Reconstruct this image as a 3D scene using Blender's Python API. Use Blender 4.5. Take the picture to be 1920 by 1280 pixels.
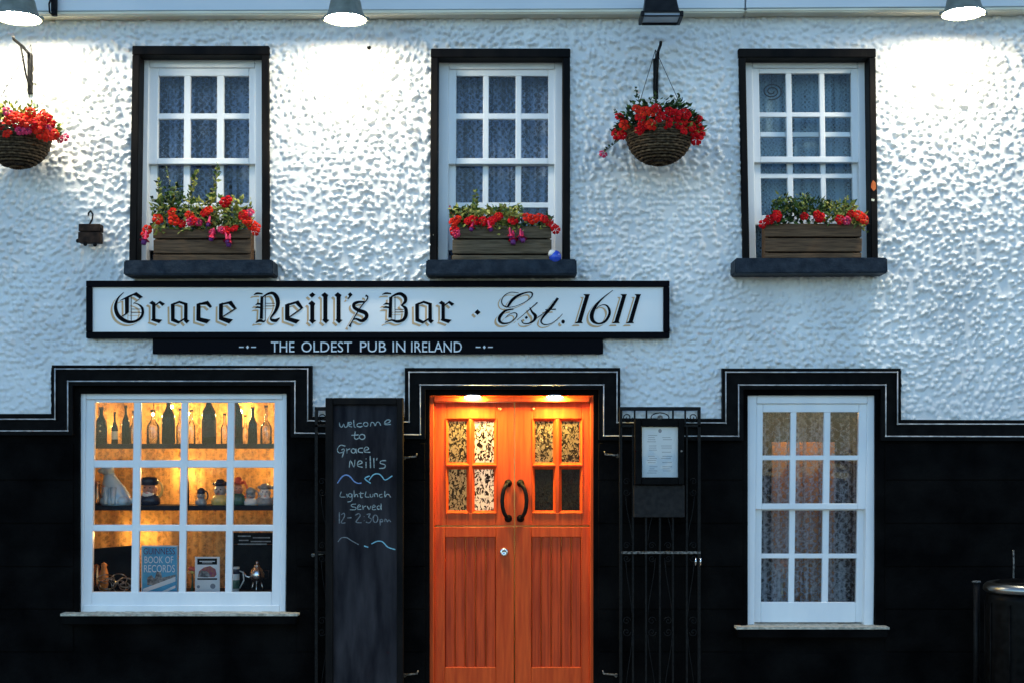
import bpy, bmesh, math, random
import numpy as np
from mathutils import Vector, Matrix

for o in list(bpy.data.objects):
    bpy.data.objects.remove(o)
SC = bpy.context.scene
COL = SC.collection
random.seed(7)
R = math.radians

# ------------------------------------------------------------------ camera
S = 280.0          # picture units per metre on the wall plane
D = 9.0            # camera distance from wall
YH = 850.0         # eye level in picture units
ZH = 1.714         # eye height
cam = bpy.data.cameras.new('camera')
camo = bpy.data.objects.new('camera', cam)
COL.objects.link(camo)
camo.location = (0, -D, ZH)
camo.rotation_euler = (R(90), 0, 0)
cam.sensor_width = 36
cam.lens = 36 * D / (1920 / S)
cam.shift_y = (YH - 640) / 1920
cam.clip_end = 3000
SC.camera = camo

# ------------------------------------------------------------------ sky, sun, exposure
w = bpy.data.worlds.new('World')
SC.world = w
w.use_nodes = True
nt = w.node_tree
bg = nt.nodes['Background']
sky = nt.nodes.new('ShaderNodeTexSky')
sky.sky_type = 'NISHITA'
sky.sun_disc = False
SUN_EL, SUN_ROT = R(12.0), R(20.0)      # low evening sun behind the building
sky.sun_elevation = SUN_EL
sky.sun_rotation = SUN_ROT
sky.air_density = 1.0
sky.dust_density = 0.3
sky.ozone_density = 3.0
nt.links.new(sky.outputs[0], bg.inputs[0])
bg.inputs[1].default_value = 0.15
sl = bpy.data.lights.new('sun', 'SUN')
sl.energy = 0.5
sl.angle = R(10)
sl.color = (1.0, 0.86, 0.7)
so = bpy.data.objects.new('sun', sl)
COL.objects.link(so)
sd = Vector((math.sin(SUN_ROT) * math.cos(SUN_EL), math.cos(SUN_ROT) * math.cos(SUN_EL), math.sin(SUN_EL)))
so.rotation_euler = sd.to_track_quat('Z', 'Y').to_euler()
so.location = (0, 20, 12)
SC.view_settings.view_transform = 'Standard'
SC.view_settings.look = 'None'
SC.view_settings.exposure = 1.45
SC.view_settings.gamma = 1

FLOOD = 78.0       # radiance of a lit floodlight lens
DOWN = 380.0         # radiance of a door downlight
BULB = 220.0         # radiance of the display bulbs

# ------------------------------------------------------------------ helpers
def W(px, py, d=0.0):
    s = (D - d) / D
    return Vector(((px - 960) / S * s, -d, ZH - (py - YH) / S * s))

M = {}
def newmat(name):
    m = bpy.data.materials.new(name)
    m.use_nodes = True
    return m, m.node_tree, m.node_tree.nodes['Principled BSDF']

def N(t, kind, **kw):
    n = t.nodes.new(kind)
    for k, v in kw.items():
        if k.startswith('i_'):
            n.inputs[int(k[2:]) if k[2:].isdigit() else k[2:].replace('_', ' ')].default_value = v
        else:
            setattr(n, k, v)
    return n

def ramp(t, src, stops):
    r = t.nodes.new('ShaderNodeValToRGB')
    e = r.color_ramp.elements
    while len(e) < len(stops):
        e.new(0.5)
    for i, (p, c) in enumerate(stops):
        e[i].position = p
        e[i].color = (*c, 1) if len(c) == 3 else c
    t.links.new(src, r.inputs[0])
    return r

def coords(t, scale=(1, 1, 1)):
    c = t.nodes.new('ShaderNodeTexCoord')
    g = t.nodes.new('ShaderNodeNewGeometry')
    mp = t.nodes.new('ShaderNodeMapping')
    mp.inputs['Scale'].default_value = scale
    t.links.new(g.outputs['Position'], mp.inputs[0])
    return mp.outputs[0]

def mat(name, c1, c2=None, scale=20, stretch=(1, 1, 1), rough=0.6, spec=0.4, metal=0, bump=0.0, bscale=None, detail=5, lo=0.35, hi=0.65, coat=0):
    m, t, b = newmat(name)
    b.inputs['Roughness'].default_value = rough
    b.inputs['Specular IOR Level'].default_value = spec
    b.inputs['Metallic'].default_value = metal
    b.inputs['Coat Weight'].default_value = coat
    v = coords(t, stretch)
    if c2 is not None:
        n = N(t, 'ShaderNodeTexNoise')
        n.inputs['Scale'].default_value = scale
        n.inputs['Detail'].default_value = detail
        t.links.new(v, n.inputs['Vector'])
        r = ramp(t, n.outputs['Fac'], [(lo, c1), (hi, c2)])
        t.links.new(r.outputs[0], b.inputs['Base Color'])
    else:
        b.inputs['Base Color'].default_value = (*c1, 1)
    if bump:
        n2 = N(t, 'ShaderNodeTexNoise')
        n2.inputs['Scale'].default_value = bscale or scale * 3
        n2.inputs['Detail'].default_value = 4
        t.links.new(v, n2.inputs['Vector'])
        bp = N(t, 'ShaderNodeBump')
        bp.inputs['Strength'].default_value = bump
        bp.inputs['Distance'].default_value = 0.01
        t.links.new(n2.outputs['Fac'], bp.inputs['Height'])
        t.links.new(bp.outputs[0], b.inputs['Normal'])
    M[name] = m
    return m

def emat(name, col, strength):
    m, t, b = newmat(name)
    b.inputs['Base Color'].default_value = (0.9, 0.9, 0.85, 1)
    b.inputs['Emission Color'].default_value = (*col, 1)
    b.inputs['Emission Strength'].default_value = strength
    M[name] = m

def glassmat(name, tint=(1, 1, 1), rough=0.02, refl=1.45, base=0.0):
    m, t, b = newmat(name)
    t.nodes.remove(b)
    out = t.nodes['Material Output']
    tr = N(t, 'ShaderNodeBsdfTransparent'); tr.inputs[0].default_value = (*tint, 1)
    gl = N(t, 'ShaderNodeBsdfGlossy'); gl.inputs['Roughness'].default_value = rough
    fr = N(t, 'ShaderNodeFresnel'); fr.inputs[0].default_value = refl
    nz = N(t, 'ShaderNodeTexNoise'); nz.inputs['Scale'].default_value = 5
    bp = N(t, 'ShaderNodeBump'); bp.inputs['Strength'].default_value = 0.08; bp.inputs['Distance'].default_value = 0.02
    t.links.new(coords(t), nz.inputs['Vector'])
    t.links.new(nz.outputs['Fac'], bp.inputs['Height'])
    t.links.new(bp.outputs[0], gl.inputs['Normal'])
    mx = N(t, 'ShaderNodeMixShader')
    if base:
        ad = N(t, 'ShaderNodeMath', operation='ADD'); ad.use_clamp = True
        ad.inputs[1].default_value = base
        t.links.new(fr.outputs[0], ad.inputs[0]); t.links.new(ad.outputs[0], mx.inputs[0])
    else:
        t.links.new(fr.outputs[0], mx.inputs[0])
    t.links.new(tr.outputs[0], mx.inputs[1]); t.links.new(gl.outputs[0], mx.inputs[2])
    t.links.new(mx.outputs[0], out.inputs[0])
    M[name] = m

def lacemat(name, col, period=0.055, dens=0.5, transl=0.5):
    m, t, b = newmat(name)
    t.nodes.remove(b)
    out = t.nodes['Material Output']
    v = coords(t)
    sx = N(t, 'ShaderNodeSeparateXYZ'); t.links.new(v, sx.inputs[0])
    def sine(axis, per):
        a = N(t, 'ShaderNodeMath', operation='MULTIPLY'); a.inputs[1].default_value = 2 * math.pi / per
        t.links.new(sx.outputs[axis], a.inputs[0])
        s_ = N(t, 'ShaderNodeMath', operation='SINE'); t.links.new(a.outputs[0], s_.inputs[0])
        return s_.outputs[0]
    mu = N(t, 'ShaderNodeMath', operation='MULTIPLY')
    t.links.new(sine(0, period), mu.inputs[0]); t.links.new(sine(2, period * 1.15), mu.inputs[1])
    vo = N(t, 'ShaderNodeTexVoronoi'); vo.feature = 'DISTANCE_TO_EDGE'; vo.inputs['Scale'].default_value = 1.6 / period
    t.links.new(v, vo.inputs['Vector'])
    nz = N(t, 'ShaderNodeTexNoise'); nz.inputs['Scale'].default_value = 95; nz.inputs['Detail'].default_value = 2
    t.links.new(v, nz.inputs['Vector'])
    r1 = ramp(t, vo.outputs['Distance'], [(0.04, (1, 1, 1)), (0.24, (0, 0, 0))])
    mp2 = N(t, 'ShaderNodeMapping'); mp2.inputs['Scale'].default_value = (26, 8, 0.7); t.links.new(v, mp2.inputs[0])
    st = N(t, 'ShaderNodeTexNoise'); st.inputs['Scale'].default_value = 1.0; st.inputs['Detail'].default_value = 2; t.links.new(mp2.outputs[0], st.inputs['Vector'])
    st2 = N(t, 'ShaderNodeMath', operation='MULTIPLY_ADD'); st2.inputs[1].default_value = 2.0; st2.inputs[2].default_value = -0.98; t.links.new(st.outputs['Fac'], st2.inputs[0])
    a1 = N(t, 'ShaderNodeMath', operation='MULTIPLY'); a1.inputs[1].default_value = 0.16
    t.links.new(mu.outputs[0], a1.inputs[0])
    a2 = N(t, 'ShaderNodeMath', operation='MULTIPLY'); a2.inputs[1].default_value = 0.30
    t.links.new(r1.outputs[0], a2.inputs[0])
    a3 = N(t, 'ShaderNodeMath', operation='MULTIPLY_ADD'); a3.inputs[1].default_value = 0.9; a3.inputs[2].default_value = dens - 0.55
    t.links.new(nz.outputs['Fac'], a3.inputs[0])
    s1 = N(t, 'ShaderNodeMath', operation='ADD'); t.links.new(a1.outputs[0], s1.inputs[0]); t.links.new(a2.outputs[0], s1.inputs[1])
    s2 = N(t, 'ShaderNodeMath', operation='ADD'); s2.use_clamp = True
    t.links.new(s1.outputs[0], s2.inputs[0]); t.links.new(a3.outputs[0], s2.inputs[1])
    s3 = N(t, 'ShaderNodeMath', operation='ADD'); s3.use_clamp = True; t.links.new(s2.outputs[0], s3.inputs[0]); t.links.new(st2.outputs[0], s3.inputs[1]); s2.use_clamp = False; s2 = s3
    tr = N(t, 'ShaderNodeBsdfTransparent')
    df = N(t, 'ShaderNodeBsdfDiffuse'); df.inputs[0].default_value = (*col, 1)
    tl = N(t, 'ShaderNodeBsdfTranslucent'); tl.inputs[0].default_value = (*col, 1)
    m1 = N(t, 'ShaderNodeMixShader'); m1.inputs[0].default_value = transl
    t.links.new(df.outputs[0], m1.inputs[1]); t.links.new(tl.outputs[0], m1.inputs[2])
    m2 = N(t, 'ShaderNodeMixShader')
    t.links.new(s2.outputs[0], m2.inputs[0]); t.links.new(tr.outputs[0], m2.inputs[1]); t.links.new(m1.outputs[0], m2.inputs[2])
    t.links.new(m2.outputs[0], out.inputs[0])
    M[name] = m

# ---- materials
mat('render_white', (0.70, 0.70, 0.69), (0.82, 0.82, 0.80), scale=2.2, rough=0.55, spec=0.3, bump=0.35, bscale=140)
mat('white_paint', (0.74, 0.76, 0.78), (0.82, 0.83, 0.83), scale=6, stretch=(1, 1, 0.4), rough=0.35, spec=0.4, bump=0.06, bscale=60)
mat('fascia_paint', (0.62, 0.66, 0.70), (0.74, 0.76, 0.78), scale=3, stretch=(0.4, 1, 1), rough=0.45)
mat('bead_lamplit', (0.70, 0.62, 0.46), (0.82, 0.76, 0.60), scale=8, stretch=(0.4, 1, 1), rough=0.5)  # fascia bead; warm floodlight bounce put into the colour
mat('black_wall', (0.0012, 0.0012, 0.0014), (0.0055, 0.0052, 0.0050), scale=3.5, rough=0.7, spec=0.02, bump=0.5, bscale=38)
mat('black_gloss', (0.0015, 0.0015, 0.002), (0.005, 0.0048, 0.005), scale=14, rough=0.45, spec=0.04, bump=0.3, bscale=30)
mat('black_surround', (0.003, 0.0032, 0.004), (0.011, 0.009, 0.008), scale=9, stretch=(1, 1, 0.3), rough=0.55, spec=0.06, bump=0.4, bscale=26)
mat('sill_skylit', (0.009, 0.015, 0.025), (0.024, 0.034, 0.048), scale=16, rough=0.55, spec=0.12, bump=0.4, bscale=45)  # upper sills; blue sheen of the sky put into the colour
mat('bead_pale', (0.30, 0.30, 0.31), (0.62, 0.62, 0.62), scale=22, rough=0.4)  # pale tone of the thin moulding beads
mat('stone_sill', (0.30, 0.28, 0.22), (0.60, 0.56, 0.46), scale=30, rough=0.8, bump=0.7, bscale=60)
mat('iron', (0.002, 0.002, 0.0025), (0.008, 0.008, 0.008), scale=40, rough=0.45, spec=0.12, bump=0.3, bscale=90)
mat('worn_iron', (0.01, 0.01, 0.01), (0.22, 0.21, 0.19), scale=70, rough=0.45, spec=0.2)
mat('bright_metal', (0.75, 0.75, 0.74), rough=0.25, metal=1)
mat('brass', (0.62, 0.47, 0.22), rough=0.3, metal=1)
mat('door_wood', (0.46, 0.050, 0.011), (0.66, 0.095, 0.018), scale=9, stretch=(5, 5, 0.35), rough=0.42, spec=0.14, bump=0.10, bscale=30, lo=0.3, hi=0.7)
mat('door_board', (0.32, 0.033, 0.010), (0.58, 0.070, 0.016), scale=8, stretch=(7, 5, 0.3), rough=0.42, spec=0.14, bump=0.15, bscale=30, lo=0.30, hi=0.62)
mat('box_wood', (0.085, 0.050, 0.030), (0.17, 0.100, 0.056), scale=22, stretch=(0.35, 3, 5), rough=0.8, spec=0.1, bump=0.4, bscale=40)
mat('box_wood_grey', (0.085, 0.062, 0.038), (0.17, 0.125, 0.080), scale=22, stretch=(0.35, 3, 5), rough=0.8, spec=0.1, bump=0.4, bscale=40)
mat('dark_wood', (0.014, 0.008, 0.006), (0.05, 0.028, 0.018), scale=25, rough=0.75, spec=0.15, bump=0.4)
mat('wicker', (0.055, 0.034, 0.018), (0.19, 0.125, 0.07), scale=50, rough=0.8, spec=0.15, bump=0.4)
mat('wicker_dark', (0.030, 0.020, 0.012), (0.10, 0.065, 0.038), scale=50, rough=0.8, spec=0.15, bump=0.4)
mat('leaf_dark', (0.010, 0.026, 0.010), (0.035, 0.07, 0.022), scale=60, rough=0.55, spec=0.2)
mat('leaf_mid', (0.05, 0.10, 0.018), (0.12, 0.19, 0.04), scale=60, rough=0.55, spec=0.25)
mat('leaf_yellow', (0.24, 0.26, 0.045), (0.46, 0.42, 0.11), scale=60, rough=0.55, spec=0.25)
mat('stem', (0.06, 0.05, 0.02), (0.12, 0.11, 0.04), scale=60, rough=0.6)
mat('petal_red', (0.46, 0.003, 0.008), (0.62, 0.008, 0.012), scale=60, rough=0.6, spec=0.08)
mat('petal_orange', (0.62, 0.012, 0.008), (0.74, 0.035, 0.012), scale=60, rough=0.6, spec=0.08)
mat('petal_pink', (0.55, 0.02, 0.07), (0.70, 0.05, 0.14), scale=60, rough=0.5, spec=0.2)
mat('petal_purple', (0.10, 0.02, 0.14), (0.2, 0.03, 0.2), scale=60, rough=0.5)
mat('sign_white', (0.78, 0.78, 0.77), (0.84, 0.83, 0.81), scale=2, stretch=(0.4, 1, 1), rough=0.28, spec=0.5)
mat('sign_black', (0.002, 0.002, 0.004), rough=0.5, spec=0.04)
mat('sign_tan', (0.60, 0.36, 0.17), (0.66, 0.42, 0.22), scale=30, rough=0.5)
mat('sign_letter_white', (0.72, 0.73, 0.74), rough=0.5)
mat('slate', (0.010, 0.010, 0.013), (0.040, 0.038, 0.043), scale=5, stretch=(3, 1, 0.6), rough=0.8, spec=0.05, lo=0.3, hi=0.75)
mat('chalk', (0.17, 0.21, 0.21), (0.40, 0.46, 0.45), scale=90, rough=0.9, spec=0)
mat('chalk_faint', (0.10, 0.11, 0.12), (0.22, 0.24, 0.25), scale=70, rough=0.9, spec=0)
mat('chalk_cyan', (0.16, 0.36, 0.45), (0.26, 0.52, 0.60), scale=90, rough=0.9, spec=0)
mat('chalk_blue', (0.12, 0.20, 0.42), (0.25, 0.36, 0.58), scale=90, rough=0.9, spec=0)
mat('paper', (0.78, 0.80, 0.83), (0.85, 0.86, 0.88), scale=10, rough=0.7, spec=0.2)
mat('ink', (0.25, 0.27, 0.32), rough=0.7)
mat('plaque', (0.014, 0.013, 0.013), (0.024, 0.022, 0.021), scale=30, rough=0.6, spec=0.08)
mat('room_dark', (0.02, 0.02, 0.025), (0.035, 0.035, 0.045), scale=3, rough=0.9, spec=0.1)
mat('room_warm', (0.30, 0.20, 0.11), (0.38, 0.26, 0.15), scale=3, rough=0.9, spec=0.1)
mat('panel_wood', (0.40, 0.19, 0.06), (0.58, 0.30, 0.11), scale=10, stretch=(4, 1, 0.3), rough=0.5)
mat('shelf_navy', (0.004, 0.006, 0.013), (0.010, 0.013, 0.024), scale=20, rough=0.5, spec=0.1)
mat('bottle_dark', (0.0015, 0.004, 0.0025), rough=0.12, spec=0.15)
mat('bottle_label', (0.020, 0.018, 0.026), (0.040, 0.034, 0.044), scale=60, rough=0.7, spec=0.1)
mat('bottle_cream', (0.7, 0.66, 0.5), rough=0.5)
mat('china_blue', (0.32, 0.46, 0.58), (0.45, 0.60, 0.70), scale=14, rough=0.25, spec=0.5)
mat('china_white', (0.62, 0.62, 0.60), (0.72, 0.72, 0.7), scale=20, rough=0.25)
mat('china_grey', (0.20, 0.21, 0.22), (0.36, 0.36, 0.36), scale=30, rough=0.3)
mat('china_skin', (0.42, 0.18, 0.12), (0.52, 0.25, 0.17), scale=40, rough=0.3)
mat('china_navy', (0.010, 0.014, 0.03), (0.02, 0.025, 0.05), scale=30, rough=0.25)
mat('china_green', (0.03, 0.08, 0.06), (0.06, 0.14, 0.1), scale=30, rough=0.25)
mat('china_yellow', (0.55, 0.40, 0.10), (0.62, 0.48, 0.18), scale=30, rough=0.3)
mat('china_red', (0.5, 0.06, 0.04), (0.6, 0.1, 0.05), scale=30, rough=0.3)
mat('china_orange', (0.65, 0.24, 0.05), (0.75, 0.34, 0.10), scale=30, rough=0.3)
mat('copper', (0.72, 0.36, 0.16), rough=0.25, metal=1)
mat('pewter', (0.40, 0.40, 0.39), rough=0.3, metal=1)
mat('black_card', (0.004, 0.004, 0.005), (0.012, 0.011, 0.011), scale=9, rough=0.7, spec=0.06)
mat('book_blue', (0.04, 0.28, 0.52), (0.08, 0.38, 0.62), scale=14, rough=0.35)
mat('book_navy', (0.02, 0.05, 0.20), rough=0.4)
mat('book_purple', (0.07, 0.004, 0.06), rough=0.4)
mat('book_white', (0.70, 0.74, 0.78), rough=0.4)
mat('print_grey', (0.08, 0.08, 0.09), (0.35, 0.33, 0.32), scale=60, rough=0.5)
mat('print_red', (0.30, 0.05, 0.12), (0.42, 0.16, 0.08), scale=60, rough=0.5)
mat('ball_blue', (0.01, 0.04, 0.42), (0.03, 0.09, 0.55), scale=20, rough=0.2, spec=0.5)
mat('lamp_grey', (0.13, 0.14, 0.11), (0.22, 0.23, 0.19), scale=14, rough=0.45, spec=0.4)
mat('lamp_black', (0.004, 0.004, 0.005), (0.012, 0.012, 0.013), scale=20, rough=0.45, spec=0.15)
mat('lamp_dead', (0.28, 0.31, 0.35), rough=0.15, spec=0.6)
mat('rust', (0.45, 0.08, 0.015), (0.55, 0.14, 0.03), scale=50, rough=0.8)
mat('bin_black', (0.002, 0.002, 0.002), (0.006, 0.006, 0.006), scale=20, rough=0.4, spec=0.05)
mat('bin_rim', (0.30, 0.30, 0.28), rough=0.3, metal=1)
mat('paving', (0.16, 0.155, 0.15), (0.24, 0.235, 0.22), scale=4, rough=0.85, bump=0.5, bscale=60)
mat('kerb_stone', (0.22, 0.21, 0.20), (0.30, 0.29, 0.27), scale=12, rough=0.85, bump=0.4)
mat('asphalt', (0.035, 0.035, 0.036), (0.06, 0.06, 0.06), scale=60, rough=0.9, bump=0.6, bscale=180)
mat('ground', (0.10, 0.10, 0.09), (0.14, 0.14, 0.12), scale=1, rough=0.9)
mat('roof_slate', (0.05, 0.055, 0.065), (0.09, 0.095, 0.11), scale=6, rough=0.7)
emat('flood_lens', (1.0, 0.90, 0.68), FLOOD)
emat('down_lens', (1.0, 0.66, 0.16), DOWN)
emat('bulb_dim', (1.0, 0.50, 0.14), 14.0)
emat('bulb_hall', (1.0, 0.72, 0.42), 90.0)
emat('bulb_pendant', (1.0, 0.52, 0.16), 60.0)
emat('bulb_warm', (1.0, 0.55, 0.16), BULB)
glassmat('glass', (0.93, 0.96, 0.97))
glassmat('bottle_clear', (0.93, 0.93, 0.88), rough=0.05, base=0.14)
lacemat('lace_sky_tint', (0.40, 0.52, 0.78), 0.05, 0.33, 0.3)  # blue of the skylight painted into the lace colour
lacemat('lace_plain', (0.34, 0.52, 0.66), 0.03, 0.72, 0.35)  # sky blue painted into this net as well
lacemat('lace_warm', (0.78, 0.47, 0.18), 0.075, 0.72, 0.4)
lacemat('lace_grey', (0.50, 0.55, 0.62), 0.06, 0.32, 0.3)

# obscured glass in the doors: refracted glints painted as pale and dark cells
def obscured(name, hi, lo, sc, thr):
    m, t, b = newmat(name)
    out = t.nodes['Material Output']
    v = coords(t, (1.2, 1, 0.8))
    nz = N(t, 'ShaderNodeTexNoise'); nz.inputs['Scale'].default_value = 30; t.links.new(v, nz.inputs['Vector'])
    mv = N(t, 'ShaderNodeVectorMath', operation='MULTIPLY_ADD'); mv.inputs[1].default_value = (.05, .05, .05)
    t.links.new(nz.outputs['Color'], mv.inputs[0]); t.links.new(v, mv.inputs[2])
    vo = N(t, 'ShaderNodeTexVoronoi'); vo.inputs['Scale'].default_value = sc
    t.links.new(mv.outputs[0], vo.inputs['Vector'])
    sp = N(t, 'ShaderNodeSeparateColor'); t.links.new(vo.outputs['Color'], sp.inputs[0])
    r = ramp(t, sp.outputs[0], [(thr - .12, lo), (thr + .12, hi)])
    bp = N(t, 'ShaderNodeBump'); bp.inputs['Strength'].default_value = .6; bp.inputs['Distance'].default_value = 0.01
    t.links.new(vo.outputs['Distance'], bp.inputs['Height'])
    b.inputs['Roughness'].default_value = 0.2; b.inputs['Specular IOR Level'].default_value = 0.4
    t.links.new(bp.outputs[0], b.inputs['Normal']); t.links.new(r.outputs[0], b.inputs['Base Color'])
    tl = N(t, 'ShaderNodeBsdfTranslucent'); t.links.new(r.outputs[0], tl.inputs[0])
    mx = N(t, 'ShaderNodeMixShader'); mx.inputs[0].default_value = .6
    t.links.new(b.outputs[0], mx.inputs[1]); t.links.new(tl.outputs[0], mx.inputs[2]); t.links.new(mx.outputs[0], out.inputs[0])
    M[name] = m
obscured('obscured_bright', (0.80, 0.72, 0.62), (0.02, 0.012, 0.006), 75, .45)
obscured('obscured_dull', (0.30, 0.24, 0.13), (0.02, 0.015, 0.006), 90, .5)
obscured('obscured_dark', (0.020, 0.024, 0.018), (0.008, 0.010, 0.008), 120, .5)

ORG = {}
def place(o, parent, org):
    COL.objects.link(o)
    if parent is not None:
        o.parent = parent
        o.matrix_parent_inverse = Matrix.Translation(-ORG[parent])
    ORG[o] = Vector(org)
    o.location = org

def tag(o, label=None, cat=None, group=None, kind=None):
    if label: o['label'] = label
    if cat: o['category'] = cat
    if group: o['group'] = group
    if kind: o['kind'] = kind
    return o

def empty(name, loc, label=None, cat=None, group=None):
    e = bpy.data.objects.new(name, None)
    e.empty_display_size = 0.05
    place(e, None, loc)
    return tag(e, label, cat, group)

class MB:
    def __init__(s):
        s.bm = bmesh.new()
        s.mats = []
        s.cur = 0
    def use(s, m):
        m = M[m]
        if m not in s.mats:
            s.mats.append(m)
        s.cur = s.mats.index(m)
        return s
    def face(s, vs):
        f = s.bm.faces.new(vs)
        f.material_index = s.cur
        return f
    def hexa(s, pts, bev=0.0, seg=1):
        """8 corners: 0-3 front ring, 4-7 back ring"""
        v = [s.bm.verts.new(p) for p in pts]
        fs = [(0, 1, 2, 3), (7, 6, 5, 4), (0, 4, 5, 1), (1, 5, 6, 2), (2, 6, 7, 3), (3, 7, 4, 0)]
        faces = [s.face([v[i] for i in f]) for f in fs]
        if bev:
            es = set()
            for f in faces:
                es.update(f.edges)
            bmesh.ops.bevel(s.bm, geom=list(es), offset=bev, segments=seg, affect='EDGES', material=-1, clamp_overlap=True)
        return s
    def box(s, x0, x1, y0, y1, z0, z1, bev=0.0):
        return s.hexa([(x0, y0, z0), (x1, y0, z0), (x1, y0, z1), (x0, y0, z1), (x0, y1, z0), (x1, y1, z0), (x1, y1, z1), (x0, y1, z1)], bev)
    def quad(s, c, d0, d1, bev=0.0, seg=1):
        """four picture corners (clockwise from top left) seen at front depth d1, extruded back to d0"""
        f = [W(x, y, d1) for x, y in c]
        f = [f[3], f[2], f[1], f[0]]
        b = [Vector((p.x, -d0, p.z)) for p in f]
        return s.hexa(f + b, bev, seg)
    def pb(s, x0, y0, x1, y1, d0, d1, wp=None, bev=0.0, seg=1):
        c = [(x0, y0), (x1, y0), (x1, y1), (x0, y1)]
        if wp: c = [wp(*p) for p in c]
        return s.quad(c, d0, d1, bev, seg)
    def sheet(s, x0, y0, x1, y1, d, wp=None):
        c = [(x0, y1), (x1, y1), (x1, y0), (x0, y0)]
        if wp: c = [wp(*p) for p in c]
        s.face([s.bm.verts.new(W(x, y, d)) for x, y in c])
        return s
    def tube(s, pts, r, n=8, cap=True, closed=False):
        pts = [Vector(p) for p in pts]
        rs = r if isinstance(r, (list, tuple)) else [r] * len(pts)
        rings = []
        up = None
        for i, p in enumerate(pts):
            if closed:
                t = pts[(i + 1) % len(pts)] - pts[i - 1]
            else:
                t = pts[min(i + 1, len(pts) - 1)] - pts[max(i - 1, 0)]
            t.normalize()
            if up is None:
                up = Vector((0, 0, 1)) if abs(t.z) < 0.9 else Vector((1, 0, 0))
            a = t.cross(up)
            if a.length < 1e-5:
                a = t.cross(Vector((0.3, 1, 0.2)))
            a.normalize()
            up = a.cross(t).normalized()
            rings.append([s.bm.verts.new(p + rs[i] * (math.cos(k * 2 * math.pi / n) * a + math.sin(k * 2 * math.pi / n) * up)) for k in range(n)])
        m = len(rings)
        for i in range(m if closed else m - 1):
            A, B = rings[i], rings[(i + 1) % m]
            for k in range(n):
                s.face([A[k], A[(k + 1) % n], B[(k + 1) % n], B[k]]).smooth = True
        if cap and not closed:
            s.face(rings[0][::-1]); s.face(rings[-1])
        return s
    def lathe(s, prof, base, n=16, sx=1.0, sy=1.0, axis=None, smooth=True):
        base = Vector(base)
        q = Vector((0, 0, 1)).rotation_difference(Vector(axis)).to_matrix() if axis else Matrix.Identity(3)
        rings = []
        for r, z in prof:
            if r < 1e-6:
                rings.append([s.bm.verts.new(base + q @ Vector((0, 0, z)))])
            else:
                rings.append([s.bm.verts.new(base + q @ Vector((r * sx * math.cos(k * 2 * math.pi / n), r * sy * math.sin(k * 2 * math.pi / n), z))) for k in range(n)])
        for A, B in zip(rings, rings[1:]):
            for k in range(n):
                a0, a1 = A[k % len(A)], A[(k + 1) % len(A)]
                b0, b1 = B[k % len(B)], B[(k + 1) % len(B)]
                vs = []
                for v in (a0, a1, b1, b0):
                    if v not in vs: vs.append(v)
                if len(vs) > 2:
                    s.face(vs).smooth = smooth
        if len(rings[0]) > 1: s.face(rings[0][::-1])
        if len(rings[-1]) > 1: s.face(rings[-1])
        return s
    def ball(s, c, r, sx=1, sy=1, sz=1, n=12, m=8):
        prof = [(r * math.sin(math.pi * i / m), -r * sz * math.cos(math.pi * i / m)) for i in range(m + 1)]
        prof[0] = (0, prof[0][1]); prof[-1] = (0, prof[-1][1])
        return s.lathe(prof, c, n, sx, sy)
    def poly(s, pts, d):
        vs = [s.bm.verts.new(W(x, y, d)) for x, y in pts]
        s.face(vs)
        return s
    def ribbon(s, pts, d, smooth=True, sub=4):
        P = [Vector(p) for p in pts]
        if smooth and len(P) > 2:
            Q = []
            for i in range(len(P) - 1):
                p0, p1, p2, p3 = P[max(i - 1, 0)], P[i], P[i + 1], P[min(i + 2, len(P) - 1)]
                for k in range(sub):
                    t = k / sub
                    Q.append(0.5 * ((2 * p1) + (p2 - p0) * t + (2 * p0 - 5 * p1 + 4 * p2 - p3) * t * t + (3 * p1 - p0 - 3 * p2 + p3) * t ** 3))
            Q.append(P[-1]); P = Q
        L, Rr = [], []
        for i, p in enumerate(P):
            t = P[min(i + 1, len(P) - 1)] - P[max(i - 1, 0)]
            n = Vector((-t.y, t.x)).normalized() * p.z / 2
            L.append(s.bm.verts.new(W(p.x + n.x, p.y + n.y, d)))
            Rr.append(s.bm.verts.new(W(p.x - n.x, p.y - n.y, d)))
        for i in range(len(P) - 1):
            s.face([L[i], L[i + 1], Rr[i + 1], Rr[i]])
        return s
    def mesh(s, name):
        bmesh.ops.recalc_face_normals(s.bm, faces=s.bm.faces[:])
        me = bpy.data.meshes.new(name)
        s.bm.to_mesh(me); s.bm.free()
        for m in s.mats: me.materials.append(m)
        return me
    def build(s, name, parent=None, org=None, recalc=True):
        if recalc:
            bmesh.ops.recalc_face_normals(s.bm, faces=s.bm.faces[:])
        if org is None:
            zs = [v.co for v in s.bm.verts]
            lo = Vector((min(c.x for c in zs), min(c.y for c in zs), min(c.z for c in zs)))
            hi = Vector((max(c.x for c in zs), max(c.y for c in zs), max(c.z for c in zs)))
            org = Vector(((lo.x + hi.x) / 2, (lo.y + hi.y) / 2, lo.z))
        bmesh.ops.translate(s.bm, vec=-Vector(org), verts=s.bm.verts[:])
        me = bpy.data.meshes.new(name)
        s.bm.to_mesh(me); s.bm.free()
        for m in s.mats: me.materials.append(m)
        o = bpy.data.objects.new(name, me)
        place(o, parent, org)
        return o

def mb(m):
    return MB().use(m)

def warp(xl, xr, yt, kl, kr):
    return lambda x, y: (x + (kl + (kr - kl) * (x - xl) / (xr - xl)) * (y - yt), y)

def bez(p0, p1, p2, p3, n=12):
    out = []
    for i in range(n + 1):
        t = i / n
        out.append(p0 * (1 - t) ** 3 + 3 * p1 * t * (1 - t) ** 2 + 3 * p2 * t * t * (1 - t) + p3 * t ** 3)
    return out

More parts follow.
